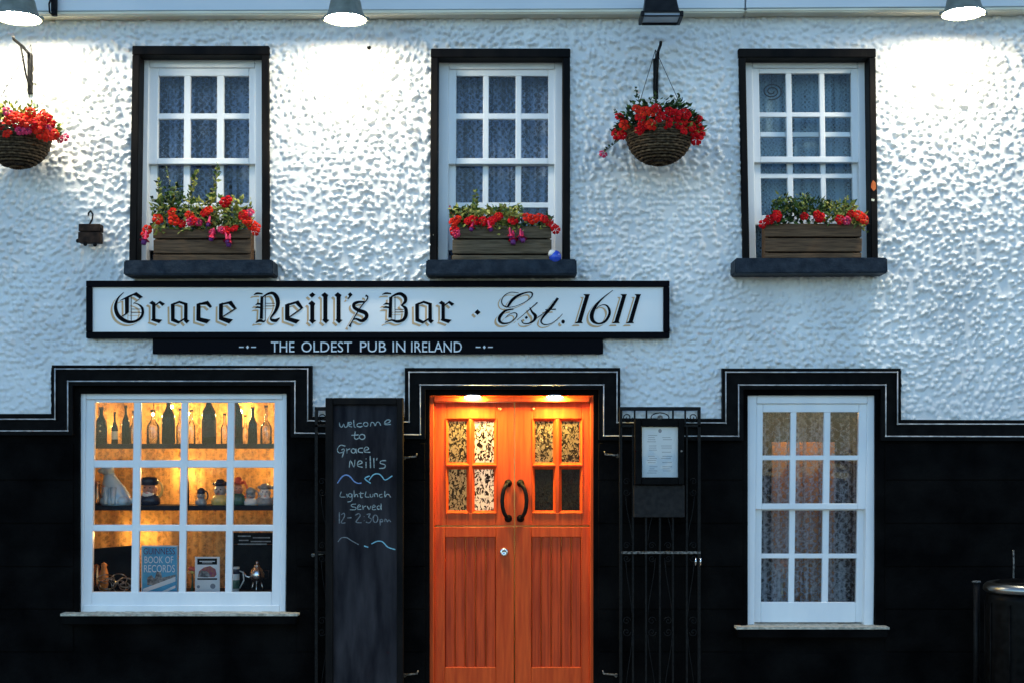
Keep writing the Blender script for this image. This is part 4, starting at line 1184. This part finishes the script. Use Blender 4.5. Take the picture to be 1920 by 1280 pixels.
CG = [[(145, 878), (145, 962)], [(160, 896), (180, 884), (183, 910), (158, 956), (191, 956)], [(205, 920), (236, 918)], [(264, 900), (290, 887), (301, 905), (270, 950), (311, 956)], [(330, 908), (331, 912)], [(330, 938), (331, 942)], [(350, 895), (376, 890), (365, 914), (387, 930), (370, 957), (345, 950)], circ(416, 926, 18, 28), [(450, 930), (452, 976)], circ(462, 940, 9), [(485, 950), (487, 930), (500, 935), (505, 950), (516, 935), (531, 950)],
      [(135, 1100), (160, 1070), (200, 1068), (235, 1090), (290, 1120)]]
BL = [[(130, 660), (165, 612), (195, 598), (225, 610), (255, 645), (285, 660), (312, 658)]]
CY = [[(372, 605), (335, 625), (380, 660)], [(368, 638), (400, 596), (440, 590), (465, 610), (490, 636), (542, 604)], [(330, 1130), (362, 1140)], [(385, 1115), (430, 1095), (470, 1100), (510, 1140), (566, 1157)]]
def chalk(strokes, m, wd, k0):
    s = mb(m)
    for i, st in enumerate(strokes):
        s.ribbon([(600 + x / 4, 740 + y / 4, wd * random.uniform(.8, 1.2)) for x, y in st], 0.0986 + 0.00003 * (i + k0), sub=3)
    s.build('chalk_writing', e, recalc=False)
for a in (CH[:7], CH[7:10], CH[10:17], CH[17:]): chalk(a, 'chalk', 1.9, 0)
for a in (CF_[:12], CF_[12:]): chalk(a, 'chalk', 1.5, 0)
for a in (CG[:11], CG[11:]): chalk(a, 'chalk_faint', 1.9, 0)
for a in (BL, CY[:2], CY[2:]): chalk(a, 'chalk_blue' if a is BL else 'chalk_cyan', 2.1, 3)

# ------------------------------------------------------------------ iron gates folded back on the wall
def scroll(c, r, turns, sx, sy, d, n=22):
    return [W(c[0] + sx * r * (1 - .85 * i / n) * math.cos(i / n * turns * 6.283), c[1] + sy * r * (1 - .85 * i / n) * math.sin(i / n * turns * 6.283), d) for i in range(n + 1)]
def gate(xl, xr, label, mirror=False):
    g = empty('iron_gate', W((xl + xr) / 2, 1338, 0.06), label, 'gate', 'iron gates folded back beside the door')
    d0, d1 = 0.055, 0.072
    top = 762
    mb('iron').pb(xl, top, xr, top + 7, d0, d1, bev=.002).build('top_rail', g)
    mb('iron').pb(xl, top + 33, xr, top + 38, d0, d1, bev=.002).build('rail', g)
    mb('worn_iron' if not mirror else 'iron').pb(xl + 4, 1033, xr, 1037.5, d0, d1 + .003, bev=.002).build('rail', g)
    mb('iron').pb(xl, 1318, xr, 1325, d0, d1, bev=.002).build('rail', g)
    for x in (xl, xr - 6):
        mb('iron').pb(x, top + 7, x + 6, 1338, d0, d1, bev=.002).build('stile', g)
    wd = xr - xl
    bars = [.17, .33, .5, .66, .83]
    for f in bars:
        x = xl + wd * f
        mb('iron').pb(x - 1.8, top + 38, x + 1.8, 1318, d0 + .003, d1 - .003, bev=.001).build('bar', g)
    for f in (.04 + .15, .17 + .165, .66, .81):
        x = xl + wd * f
        mb('iron').pb(x - 1.6, top + 7, x + 1.6, top + 33, d0 + .003, d1 - .003, bev=.001).build('bar', g)
    for f, sx in ((.1, 1), (.9, -1)):
        mb('iron').tube(scroll((xl + wd * f, top + 20), 10, 1.6, sx, 1, .066), .0035, 6).build('scroll', g)
    # eye ornament in the head
    mb('iron').tube([W(xl + wd * .5 + 17 * math.cos(t * .5236), top + 20 + 9 * math.sin(t * .5236), .066) for t in range(12)], .0040, 6, closed=True).build('scroll', g)
    mb('worn_iron').lathe([(.018, 0), (.016, .006), (.008, .012), (0, .013)], W(xl + wd * .5, top + 20, .064), 10, axis=(0, -1, 0)).build('rosette', g)
    for (yy, rr_) in ((1022, 7), (1046, 7), (1163, 8), (1184, 8), (902, 7), (922, 7)):
        for f, sx in ((.09, 1), (.40, 1), (.60, -1), (.91, -1)):
            mb('iron').tube(scroll((xl + wd * f, yy), rr_, 1.4, sx, 1 if yy in (1046, 1184, 922) else -1, .068), .0030, 6).build('scroll', g)
    for (ya, yb) in ((1050, 1160), (1190, 1300), (930, 1020)):
        for f0, f1 in ((.08, .16), (.44, .35), (.56, .65), (.92, .84)):
            if yb == 1300: f0, f1 = f1, f0
            pts = bez(W(xl + wd * f0, ya, .067), W(xl + wd * (f0 * .8 + f1 * .2), ya + 45, .067), W(xl + wd * (f1 * .9 + f0 * .1), yb - 45, .067), W(xl + wd * f1, yb, .067), 8)
            mb('iron').tube(pts, .0030, 6).build('curved_bar', g)
    return g
g = gate(1161, 1314, 'black wrought iron gate with scrolls folded back behind the menu case')
for x in (1304, 1313):
    mb('bright_metal').tube([W(x + 1, 1045, .085), W(x, 1059, .085)], .0055, 8).build('latch', g)
gate(590, 743, 'black wrought iron gate folded back behind the chalkboard', True)
for (x, y, sx, lab) in ((770, 856, 1, 'upper hinge hook between chalkboard and door'), (772, 1263, 1, 'lower hinge hook between chalkboard and door'), (600, 1038, 1, 'iron hook on the wall beside the wide window'), (1145, 852, -1, 'upper hinge hook between door and menu case'), (1142, 1263, -1, 'lower hinge hook between door and menu case')):
    s = mb('worn_iron').tube([W(x - 13 * sx, y + 2, .012), W(x - 10 * sx, y + 1, .045), W(x, y, .055), W(x + 10 * sx, y - 1, .050), W(x + 12 * sx, y - 7, .052)], [.006, .006, .006, .006, .004], 8)
    s.lathe([(.014, 0), (.013, .004), (.008, .006)], W(x - 13 * sx, y + 2, .010), 8, axis=(0, -1, 0))
    tag(s.build('hinge_hook'), lab, 'hook', 'hinge hooks on the black wall')

# menu case and plaque
e = empty('menu_case', W(1237, 908, .08), 'black framed menu case with white menu sheet on the iron gate', 'menu case')
mb('black_surround').pb(1190, 785, 1282, 908, .074, .088).build('backboard', e)
for a in ((1190, 785, 1203, 908), (1272, 785, 1283, 908)):
    mb('black_gloss').pb(*a, .0882, .125, bev=.004).build('frame_stile', e)
for a in ((1203.2, 785, 1271.8, 799), (1203.2, 894, 1271.8, 908)):
    mb('black_gloss').pb(*a, .0882, .1245, bev=.004).build('frame_rail', e)
mb('paper').pb(1204, 800, 1271.5, 894, .0884, .0895).build('menu_sheet', e)
s = mb('ink')
rnd = random.Random(9)
for i in range(19):
    y = 815 + i * 3.9
    if i % 5 == 4: continue
    for (a, b) in ((1213, 1233), (1239, 1261)):
        if rnd.random() < .85:
            s.sheet(a + rnd.uniform(0, 5), y, b - rnd.uniform(0, 6), y + 1.0, .0899)
s.poly([(1237.5 + 3.4 * math.cos(k * .6283), 807 + 3.8 * math.sin(k * .6283)) for k in range(10)], .0899)
s.build('menu_print', e, recalc=False)
mb('glass').sheet(1203, 799, 1272, 895, .108).build('pane', e)
mb('worn_iron').lathe([(.008, 0), (.006, .01), (0, .012)], W(1278, 845, .125), 8, axis=(0, -1, 0)).build('catch', e)
s = mb('plaque').pb(1188, 909, 1284, 969, .074, .092, bev=.003)
for (x, y) in ((1193, 914), (1279, 914), (1193, 964), (1279, 964)):
    s.lathe([(.006, 0), (.004, .003), (0, .0035)], W(x, y, .0915), 8, axis=(0, -1, 0))
tag(s.build('blank_plaque'), 'blank dark grey plate fixed under the menu case', 'plate')

# ------------------------------------------------------------------ floodlights
def flood(x, yrim, r, label, lit=True, lean=0.0):
    dd = 0.45
    c = W(x, yrim, dd)
    e = empty('floodlight', c, label, 'floodlight')
    ax = Vector((lean, 0.0, 1)).normalized()
    m = 'lamp_grey'
    s = mb(m)
    prof = [(r * 1.06, 0), (r * 1.08, .012), (r * .97, .024), (r * .86, .06), (r * .78, .11), (r * .60, .17), (r * .36, .20), (0, .205)]
    s.lathe(prof[:], c, 28, axis=ax)
    o = s.build('shade', e)
    # open the underside
    bm_ = bmesh.new(); bm_.from_mesh(o.data)
    big = [f for f in bm_.faces if len(f.verts) > 10]
    bmesh.ops.delete(bm_, geom=big, context='FACES'); bm_.to_mesh(o.data); bm_.free()
    for k in (-1, 1):
        mb('lamp_grey').lathe([(.012, 0), (.014, .01), (.008, .02)], c + Vector((k * r * 1.05, 0, .004)), 10, axis=(k, 0, 0)).build('clip', e)
    mb('flood_lens').lathe([(r * .98, .004), (r * .5, -.004), (0, -.006)][::1], c, 28, axis=ax).build('lens', e)
    mb(m).tube([c + Vector((0, 0, .2)), c + Vector((0, .05, .30)), c + Vector((0, .22, .34)), W(x, yrim, 0.10) * 0 + Vector((c.x, -0.11, c.z + .34))], .014, 10).build('arm', e)
    return e
flood(34, 36, .135, 'lit grey floodlight above the flower basket beside the little hanging box')
flood(648, 38, .125, 'lit grey floodlight between the two lace curtained upper windows')
flood(1806, 27, .125, 'lit grey floodlight beyond the window with the raised sash')
dd = .42
e = empty('floodlight', W(1239, 30, dd), 'unlit black rectangular floodlight above the hanging basket', 'floodlight')
s = mb('lamp_black')
a = [W(x, 27, dd) for x in (1206, 1272)]
t_ = [W(x, -40, dd) for x in (1214, 1258)]
s.hexa([(a[0].x, -dd - .06, a[0].z), (a[1].x, -dd - .06, a[1].z), (t_[1].x, -dd - .03, t_[1].z), (t_[0].x, -dd - .03, t_[0].z), (a[0].x, -dd + .10, a[0].z), (a[1].x, -dd + .10, a[1].z), (t_[1].x, -dd + .05, t_[1].z), (t_[0].x, -dd + .05, t_[0].z)], .006)
s.build('housing', e)
s = mb('lamp_black')
z0 = W(0, 38, dd).z; z1 = a[0].z - .001
xl, xr = W(1200, 30, dd).x, W(1279, 30, dd).x
s.box(xl, xl + .022, -dd - .075, -dd + .11, z0, z1, .004); s.box(xr - .022, xr, -dd - .075, -dd + .11, z0, z1, .004)
s.box(xl + .0222, xr - .0222, -dd - .073, -dd - .062, z0, z0 + .008); s.box(xl + .0222, xr - .0222, -dd + .095, -dd + .11, z0, z1)
s.box(xl + .0222, xr - .0222, -dd - .073, -dd - .055, z1 - .008, z1)
s.build('rim', e)
mb('lamp_dead').box(xl + .023, xr - .023, -dd - .060, -dd + .09, z0 + .009, z1 - .009).build('lens', e)
mb('lamp_black').tube([Vector((a[0].x + .11, -dd + .05, a[0].z + .22)), Vector((a[0].x + .11, -.25, a[0].z + .30)), Vector((a[0].x + .11, -.11, a[0].z + .30))], .014, 10).build('arm', e)
# cable bracket on the fascia and bolt in the wall
e = empty('cable_bracket', W(100, 25, .12), 'small dark iron cable bracket on the eaves beside the lit floodlight', 'bracket')
mb('iron').pb(95, -8, 106, 22, .116, .14, bev=.003).build('plate', e)
mb('iron').tube([W(97, -6, .14), W(92, 8, .17), W(93, 24, .16), W(100, 29, .14), W(107, 26, .14)], .006, 8).build('hook', e)
mb('iron').lathe([(.02, 0), (.02, .02), (.012, .03), (.016, .045), (0, .05)], W(102, 30, .13), 10).build('insulator', e)
tag(mb('iron').lathe([(.014, 0), (.014, .012), (.008, .02), (0, .021)], W(692, 90, .006), 8, axis=(0, -1, 0)).build('wall_bolt'), 'small black bolt head in the white wall under the middle floodlight', 'bolt')

# ------------------------------------------------------------------ flowers and planters
def petal_mesh(name, mpet, mcen, rad, n=5):
    s = mb(mpet)
    for k in range(n):
        a = k * 2 * math.pi / n
        def pt(r, da, z): return (r * math.cos(a + da), r * math.sin(a + da), z)
        w_ = math.pi / n
        c0 = s.bm.verts.new(pt(rad * .10, 0, .004))
        ring = [s.bm.verts.new(pt(rad * r, da * w_, z)) for r, da, z in ((.45, -.8, .006), (.85, -.95, .002), (1.02, -.35, -.004), (.95, 0, .001), (1.02, .4, -.003), (.85, .98, .003), (.45, .8, .006))]
        mid = s.bm.verts.new(pt(rad * .6, 0, .010))
        s.face([c0, ring[0], mid]); s.face([c0, mid, ring[-1]])
        for p, q in zip(ring, ring[1:]): s.face([mid, p, q])
    s.use(mcen); s.ball((0, 0, .006), rad * .16, n=6, m=4)
    return s.mesh(name)
def fuchsia_mesh(name):
    s = mb('petal_pink')
    s.lathe([(.003, .03), (.006, .02), (.006, 0.0), (.014, -.012), (.022, -.012)], (0, 0, 0), 8)
    s.use('petal_purple'); s.lathe([(.006, -.002), (.012, -.014), (.010, -.030), (.006, -.03)], (0, 0, 0), 8)
    s.use('petal_red')
    for k in range(4):
        a = k * 1.5708
        v = [s.bm.verts.new(p) for p in ((.005 * math.cos(a - .8), .005 * math.sin(a - .8), 0), (.005 * math.cos(a + .8), .005 * math.sin(a + .8), 0), (.032 * math.cos(a), .032 * math.sin(a), -.014))]
        s.face(v)
    return s.mesh(name)
FM = [petal_mesh('flower_red', 'petal_red', 'petal_orange', .026), petal_mesh('flower_orange', 'petal_orange', 'petal_red', .028), petal_mesh('flower_pink', 'petal_pink', 'petal_purple', .022), petal_mesh('flower_ruffled', 'petal_red', 'petal_orange', .024, 6)]
FU = fuchsia_mesh('fuchsia')

def flower(plant, p, kind, sc, rnd, spread=.5):
    o = bpy.data.objects.new('flower', FM[kind] if kind < 4 else FU)
    COL.objects.link(o)
    o.parent = plant; o.matrix_parent_inverse = Matrix.Translation(-ORG[plant])
    o.location = p
    if kind < 4:
        n = Vector((rnd.uniform(-spread, spread), -1, rnd.uniform(-.1, .6))).normalized()
        q = n.to_track_quat('Z', 'Y')
        o.rotation_mode = 'QUATERNION'
        from mathutils import Quaternion
        o.rotation_quaternion = q @ Quaternion((0, 0, 1), rnd.uniform(0, 6))
    else:
        o.rotation_euler = (rnd.uniform(-.3, .3), rnd.uniform(-.3, .3), rnd.uniform(0, 6))
    o.scale = (sc * 1.3,) * 3
    return o
def leaf(s, p, dirn, ln, wd, rnd):
    dirn = Vector(dirn).normalized()
    sd_ = dirn.cross(Vector((rnd.uniform(-1, 1), rnd.uniform(-1, 1), rnd.uniform(-1, 1)))).normalized() * wd
    nm = dirn.cross(sd_).normalized() * wd * .35
    v = [s.bm.verts.new(x) for x in (p, p + dirn * ln * .35 + sd_, p + dirn * ln * .45 + nm, p + dirn * ln * .35 - sd_, p + dirn * ln)]
    s.face([v[0], v[1], v[2]]); s.face([v[0], v[2], v[3]]); s.face([v[1], v[4], v[2]]); s.face([v[2], v[4], v[3]])
def sprig(s, p0, p1, n, ln, rnd, mats):
    s.use('stem'); s.tube([p0, p0.lerp(p1, .5) + Vector((rnd.uniform(-.01, .01), rnd.uniform(-.01, .01), 0)), p1], [.003, .0025, .0012], 5)
    for i in range(n):
        t = .12 + .88 * i / n
        s.use(rnd.choice(mats))
        leaf(s, p0.lerp(p1, t), (rnd.uniform(-1, 1), rnd.uniform(-1, 1), rnd.uniform(-.1, .9)), ln * rnd.uniform(.7, 1.2) * (1.1 - .4 * t), ln * .26, rnd)

def flower_box(x0, y0, x1, y1, ys, wood, label, plant_label, leaves, sprigs, flowers, fuch, seed, trough=0):
    rnd = random.Random(seed)
    dF, dB = 0.175, 0.02
    e = empty('flower_box', W((x0 + x1) / 2, y1, (dF + dB) / 2), label, 'flower box', 'wooden flower boxes on the upper sills')
    for i, (a, b) in enumerate(ys):
        jj = rnd.uniform(-.8, .8)
        mb(wood).quad([(x0 + jj, a), (x1 + jj, a + rnd.uniform(-.6, .6)), (x1 + jj, b), (x0 + jj, b)], dF - .018, dF, .003).build('plank', e)
    for sx_ in (0, 1):
        xx = (x0 + 2, x0 + 7) if sx_ == 0 else (x1 - 7, x1 - 2)
        A, B = W(xx[0], y0 + 3, dF), W(xx[1], y1, dF)
        mb(wood).box(A.x, B.x, -dF + .0185, -dB, B.z, A.z, .002).build('side_board', e)
    A, B = W(x0 + 9, y0 + 3, dF), W(x1 - 9, y1, dF)
    mb(wood).box(A.x, B.x, -dB - .015, -dB - .0005, B.z, A.z).build('back_board', e)
    mb('dark_wood').box(A.x, B.x, -dF + .045, -dB - .0155, B.z + .002, A.z - .02).build('soil', e)
    base = W((x0 + x1) / 2, y0 + 8, .10)
    p = empty('flowering_plant', base, plant_label, 'plant', 'plants in the flower boxes')
    s = mb('leaf_mid')
    for (lx0, ly0, lx1, ly1, n, mats, ln) in leaves:
        for i in range(int(n * 1.9)):
            px, py = rnd.uniform(lx0, lx1), rnd.uniform(ly0, ly1)
            q = W(px, py, rnd.uniform(.07, .20))
            s.use(rnd.choice(mats))
            leaf(s, q, (rnd.uniform(-1, 1), rnd.uniform(-1.2, .2), rnd.uniform(-.6, .9)), 1.12 * ln * rnd.uniform(.6, 1.3), ln * rnd.uniform(.2, .38), rnd)
    for (sx0, sy0, sx1, sy1, n, ln, mats) in sprigs:
        sprig(s, W(sx0, sy0, .10), W(sx1, sy1, rnd.uniform(.06, .12)), n, ln, rnd, mats)
    fo = s.build('foliage', p, recalc=False); tag(fo, kind='stuff')
    for (fx, fy, k) in flowers:
        flower(p, W(fx, fy, .205 + rnd.uniform(-.01, .01)), k, rnd.uniform(.85, 1.2), rnd)
    for (fx, fy) in fuch:
        flower(p, W(fx, fy, .22), 4, rnd.uniform(.9, 1.3), rnd)
    return e
G1 = ['leaf_mid', 'leaf_yellow', 'leaf_yellow', 'leaf_dark']; G2 = ['leaf_yellow', 'leaf_yellow', 'leaf_mid']; G3 = ['leaf_dark', 'leaf_mid', 'leaf_dark']
flower_box(287, 430, 470, 489, [(430, 447), (450, 475.5), (478, 489)], 'box_wood', 'weathered brown plank flower box brimming with red flowers and tall sprigs', 'red flowers with tall leafy sprigs in the brown box at the lace window',
    [(285, 370, 470, 430, 260, G1, .040), (350, 395, 470, 432, 150, G2, .042), (300, 350, 345, 400, 60, G3, .034), (285, 415, 350, 440, 40, G2, .036)],
    [(304, 425, 296, 338, 34, .045, G1), (322, 425, 330, 345, 40, .046, G1), (345, 420, 369, 322, 46, .050, G1), (390, 415, 410, 310, 44, .050, G2), (335, 420, 312, 310, 16, .028, G2), (430, 420, 427, 375, 18, .04, G2), (465, 420, 470, 385, 18, .036, G1)],
    [(296, 411, 1), (322, 397, 1), (326, 413, 1), (355, 404, 1), (362, 414, 0), (341, 420, 0), (372, 417, 2), (358, 416, 2), (391, 394, 1), (384, 399, 0), (427, 376, 0), (421, 380, 0), (455, 403, 0), (462, 412, 1), (472, 422, 1), (481, 426, 1), (479, 434, 1), (276, 431, 1), (272, 440, 0), (424, 432, 0), (415, 431, 2), (440, 428, 0), (468, 399, 2), (398, 436, 2)],
    [(398, 440), (425, 447), (430, 451), (392, 415), (272, 446)], 11)
flower_box(848, 424, 1034, 489, [(424, 447), (450, 476), (479, 489)], 'box_wood_grey', 'greyed plank flower box with a pair of drooping pink blooms', 'variegated foliage with red and pink blooms above the blue and white ball',
    [(846, 390, 975, 428, 300, G2, .040), (848, 395, 900, 425, 60, G3, .036), (960, 408, 1035, 425, 70, G3, .034), (930, 385, 975, 440, 60, G2, .034), (985, 415, 1030, 430, 30, G2, .03)],
    [(890, 410, 893, 358, 34, .036, G2), (965, 420, 966, 392, 20, .032, G2), (849, 410, 843, 385, 10, .02, ['petal_red', 'leaf_dark'])],
    [(856, 412, 1), (850, 417, 1), (878, 414, 0), (887, 414, 0), (905, 415, 0), (919, 416, 2), (922, 414, 0), (852, 433, 0), (855, 438, 2), (962, 413, 0), (989, 408, 1), (998, 411, 1), (1011, 408, 1), (1021, 411, 0), (1030, 418, 0), (1037, 424, 0), (1042, 431, 3), (934, 406, 3)],
    [(962, 446), (980, 444), (957, 438), (976, 440), (885, 424), (918, 424)], 12)
flower_box(1434, 419, 1616, 484, [(419.5, 444), (447, 472), (475, 484)], 'box_wood', 'dark brown plank flower box with low bushy greenery', 'bushy dark greenery with few red flowers in the box at the raised sash',
    [(1448, 374, 1550, 420, 300, G3 + ['leaf_mid'], .034), (1540, 380, 1602, 418, 170, G1 + G2, .034), (1455, 366, 1520, 400, 80, G1, .032), (1590, 402, 1622, 424, 50, G2, .04), (1435, 405, 1470, 424, 30, G3, .03)],
    [(1480, 400, 1474, 366, 18, .03, G1), (1505, 400, 1515, 362, 22, .03, G1), (1535, 400, 1545, 372, 18, .03, G1), (1580, 400, 1590, 368, 22, .032, G2), (1605, 415, 1626, 436, 12, .05, G2)],
    [(1458, 403, 0), (1456, 408, 3), (1443, 412, 3), (1430, 421, 0), (1508, 406, 0), (1536, 407, 0), (1533, 404, 3), (1540, 411, 0), (1575, 412, 0), (1588, 414, 2), (1611, 405, 1), (1620, 411, 1), (1595, 401, 3)],
    [], 13)

def basket(cx, yt, yb, hw, bx, by0, by1, label, plant_label, flowers, leaves, trail, seed):
    rnd = random.Random(seed)
    dd = 0.30
    c = W(cx, yt, dd); u = (D - dd) / D / S
    r = hw * u; h = (yb - yt) * u
    e = empty('hanging_basket', c - Vector((0, 0, h)), label, 'hanging basket', 'wicker baskets hung on the wall')
    # woven bowl: rows of strands going in and out of the ribs
    nseg, nr = 72, 15
    for part, mm in ((0, 'wicker'), (1, 'wicker_dark')):
        s = mb(mm)
        for j in range(part, nr, 2):
            t = j / (nr - 1)
            zz = -h * t
            rad = r * math.sqrt(max(0.0, 1 - (t * .985) ** 2.1)) * .97 + .004
            pts = []
            for k in range(nseg):
                a = k * 2 * math.pi / nseg
                wv = .0045 * math.cos(a * 18 + (math.pi if (j // 1) % 2 else 0))
                pts.append(c + Vector(((rad + wv) * math.cos(a), (rad + wv) * math.sin(a), zz + rnd.uniform(-.0008, .0008))))
            s.tube(pts, h / nr * .56, 5, closed=True)
        s.build('weave', e)
    s = mb('wicker_dark')
    for k in range(18):
        a = k * 2 * math.pi / 18
        s.tube([c + Vector((r * math.sqrt(max(0, 1 - (t * .985) ** 2.1)) * .975 * math.cos(a), r * math.sqrt(max(0, 1 - (t * .985) ** 2.1)) * .975 * math.sin(a), -h * t)) for t in [i / 10 for i in range(11)]], .0045, 5)
    s.build('rib', e)
    mb('wicker').tube([c + Vector((r * 1.0 * math.cos(k * .19635), r * 1.0 * math.sin(k * .19635), .006)) for k in range(32)], .0085, 8, closed=True).build('rim', e)
    # lining bowl
    mb('dark_wood').lathe([(0, -h * .96), (r * .45, -h * .86), (r * .75, -h * .6), (r * .9, -h * .25), (r * .93, -.01), (0, .0)], c, 24).build('liner', e)
    apex = W(bx, by0 + 6, dd)
    for k in range(3):
        a = k * 2.094 - .5
        mb('iron').tube([apex, c + Vector((r * math.cos(a), r * math.sin(a), .006))], .0022, 5).build('chain', e)
    # bracket
    e2 = empty('basket_bracket', W(bx, by1, .02), 'black iron bracket holding the ' + ('basket between two windows' if cx > 500 else 'basket beside the little hanging box'), 'bracket')
    A = W(bx, by0 + 24, .012); Bz = W(bx, by1, .012)
    mb('iron').box(A.x - .017, A.x + .017, -.036, -.012, Bz.z, A.z, .003).build('wall_plate', e2)
    mb('iron').tube([Vector((A.x, -.03, A.z - .01)), Vector((A.x, -.16, A.z + .004)), Vector((A.x, -dd - .02, A.z + .004)), Vector((A.x, -dd - .035, A.z + .02))], .010, 8).build('arm', e2)
    mb('iron').tube([Vector((A.x, -.03, Bz.z + .04)), Vector((A.x, -.10, Bz.z + .10)), Vector((A.x, -.2, A.z))], .007, 8).build('brace', e2)
    p = empty('flowering_plant', c, plant_label, 'plant', 'plants in the hanging baskets')
    s = mb('leaf_dark')
    for (n, R0, zlo, zhi, mats, ln) in leaves:
        for i in range(n):
            a = rnd.uniform(0, 6.283); q = math.sqrt(rnd.random())
            rr_ = R0 * q
            z_ = zlo + (zhi - zlo) * rnd.random() * (1 - .6 * q * q)
            s.use(rnd.choice(mats))
            leaf(s, c + Vector((rr_ * math.cos(a), rr_ * .8 * math.sin(a), z_)), (math.cos(a) + rnd.uniform(-.6, .6), math.sin(a) - .3, rnd.uniform(-.4, .9)), ln * rnd.uniform(.7, 1.3), ln * .28, rnd)
    for (x0, y0, x1, y1, n, ln, mats) in trail:
        sprig(s, W(x0, y0, dd), W(x1, y1, dd + .03), n, ln, rnd, mats)
    tag(s.build('foliage', p, recalc=False), kind='stuff')
    for (x, y, k) in flowers:
        q = min(1, abs(x - cx) / (hw * 1.25))
        flower(p, W(x, y, dd + .02 + .20 * math.sqrt(1 - q * q)), k, rnd.uniform(.9, 1.3), rnd, .7)
    return e
rnd = random.Random(4)
fl = []
for i in range(70):
    x, y = rnd.uniform(1158, 1312), rnd.uniform(198, 258)
    q = (x - 1236) / 80
    if y < 196 + 26 * q * q or y > 246 + 18 * q * q: continue
    if all((x - a) ** 2 + (y - b) ** 2 > 110 for a, b, _ in fl): fl.append((x, y, rnd.choice([0, 0, 3, 1])))
fl += [(1310, 243, 0), (1312, 252, 3), (1306, 262, 0), (1158, 252, 0), (1131, 289, 2)]
basket(1236, 247, 308, 62, 1229, 88, 188, 'wicker hanging basket of red flowers under the unlit floodlight', 'red begonias filling the basket between two windows', fl,
       [(620, .27, -.01, .17, G3, .05), (220, .22, .06, .24, G3, .04), (120, .29, -.04, .06, G1, .045)],
       [(1205, 215, 1190, 163, 16, .035, G3), (1260, 212, 1275, 176, 16, .035, G3), (1230, 205, 1228, 170, 14, .03, G3), (1175, 235, 1150, 205, 14, .03, G3), (1180, 245, 1130, 288, 18, .032, G3), (1200, 210, 1182, 190, 12, .035, G3)], 21)
fl = []
for i in range(80):
    x, y = rnd.uniform(-45, 108), rnd.uniform(208, 262)
    q = (x - 30) / 80
    if y < 206 + 22 * q * q or y > 252 + 16 * q * q: continue
    if all((x - a) ** 2 + (y - b) ** 2 > 100 for a, b, _ in fl): fl.append((x, y, rnd.choice([0, 1, 1, 3, 2])))
fl += [(112, 262, 2), (122, 258, 2), (97, 256, 0)]
basket(32, 252, 314, 61, 58, 78, 178, 'wicker hanging basket of red flowers under the lit floodlight by the little box', 'sunny red and pink flowers filling the basket under the lit floodlight', fl,
       [(560, .26, -.01, .16, G1, .048), (200, .2, .08, .22, G2, .04)],
       [(15, 220, 8, 192, 12, .03, G2), (50, 215, 62, 190, 14, .03, G2), (0, 225, -20, 200, 12, .03, G2), (85, 240, 118, 256, 12, .026, G1)], 22)

# little hanging box
e = empty('hanging_box', W(166, 461, .10), 'little dark wooden box hanging from a hook on the white wall', 'box')
c = .10
mb('dark_wood').pb(147, 420, 188, 434, .06, .135, bev=.004).build('plank', e)
mb('dark_wood').pb(146, 435, 187, 455, .06, .132, bev=.004).build('plank', e)
for (x, y) in ((146, 452), (160, 458), (178, 459), (188, 430)):
    mb('iron').ball(W(x, y, .12), .014, n=8, m=6).build('knob', e)
mb('iron').tube([W(168, 421, .10), W(173, 412, .09), W(174, 402, .07), W(170, 396, .06), W(166, 400, .05), W(166, 404, .012)], .006, 8).build('hook', e)
# ball on the sill
c = W(1041, 482, .178)
e = empty('sill_ball', c - Vector((0, 0, .034)), 'blue and white ball on the sill beside the greyed flower box', 'ball')
mb('ball_blue').ball(c, .041, 1, 1, 1.05, 16, 12).build('ball', e)
mb('china_white').lathe([(.030, .0), (.030, .012), (.022, .026), (.010, .034), (0, .036)], c + Vector((-.014, -.004, .014)), 14, axis=(-.6, -.1, 1)).build('white_cap', e)

# ------------------------------------------------------------------ litter bin and post
c = Vector((W(1922, 1085, .55).x, -.55, 0))
zt = W(0, 1092, .55).z
e = empty('litter_bin', c, 'round black litter bin with metal rim standing against the black wall', 'bin')
R0 = .235
mb('bin_black').lathe([(R0 * .95, .02), (R0, .05), (R0, zt - .10), (R0 * .97, zt - .06)], c, 32).build('bin_body', e)
mb('bin_black').lathe([(R0 * .9, 0), (R0 * .97, .02), (R0 * .97, .06)], c, 32).build('base', e)
mb('bin_rim').lathe([(R0 * 1.0, zt - .058), (R0 * 1.07, zt - .045), (R0 * 1.06, zt - .02), (R0 * .98, zt), (R0 * .9, zt + .006), (R0 * .82, zt - .004)], c, 32).build('rim', e)
mb('bin_black').lathe([(R0 * .84, zt - .003), (R0 * .6, zt + .018), (0, zt + .03)], c, 32).build('lid', e)
for k in range(10):
    a = k * .6283 + .2
    mb('bin_black').tube([c + Vector(((R0 + .003) * math.cos(a), (R0 + .003) * math.sin(a), .08)), c + Vector(((R0 + .003) * math.cos(a), (R0 + .003) * math.sin(a), zt - .12))], .006, 6).build('rib', e)
c = Vector((W(1831, 1085, .30).x, -.30, 0)); zt = W(0, 1088, .30).z
e = empty('iron_post', c, 'thin black post with a flat cap beside the litter bin', 'post')
mb('iron').tube([c, c + Vector((0, 0, zt - .012))], .022, 12).build('shaft', e)
mb('worn_iron').lathe([(.026, zt - .012), (.030, zt - .006), (.026, zt), (0, zt + .003)], c, 12).build('cap', e)
tag(mb('worn_iron').tube([W(1900, 1030, .014), W(1901, 1060, .016), W(1899, 1110, .014)], .006, 6).build('wall_cable'), 'short grey cable on the black wall above the litter bin', 'cable')
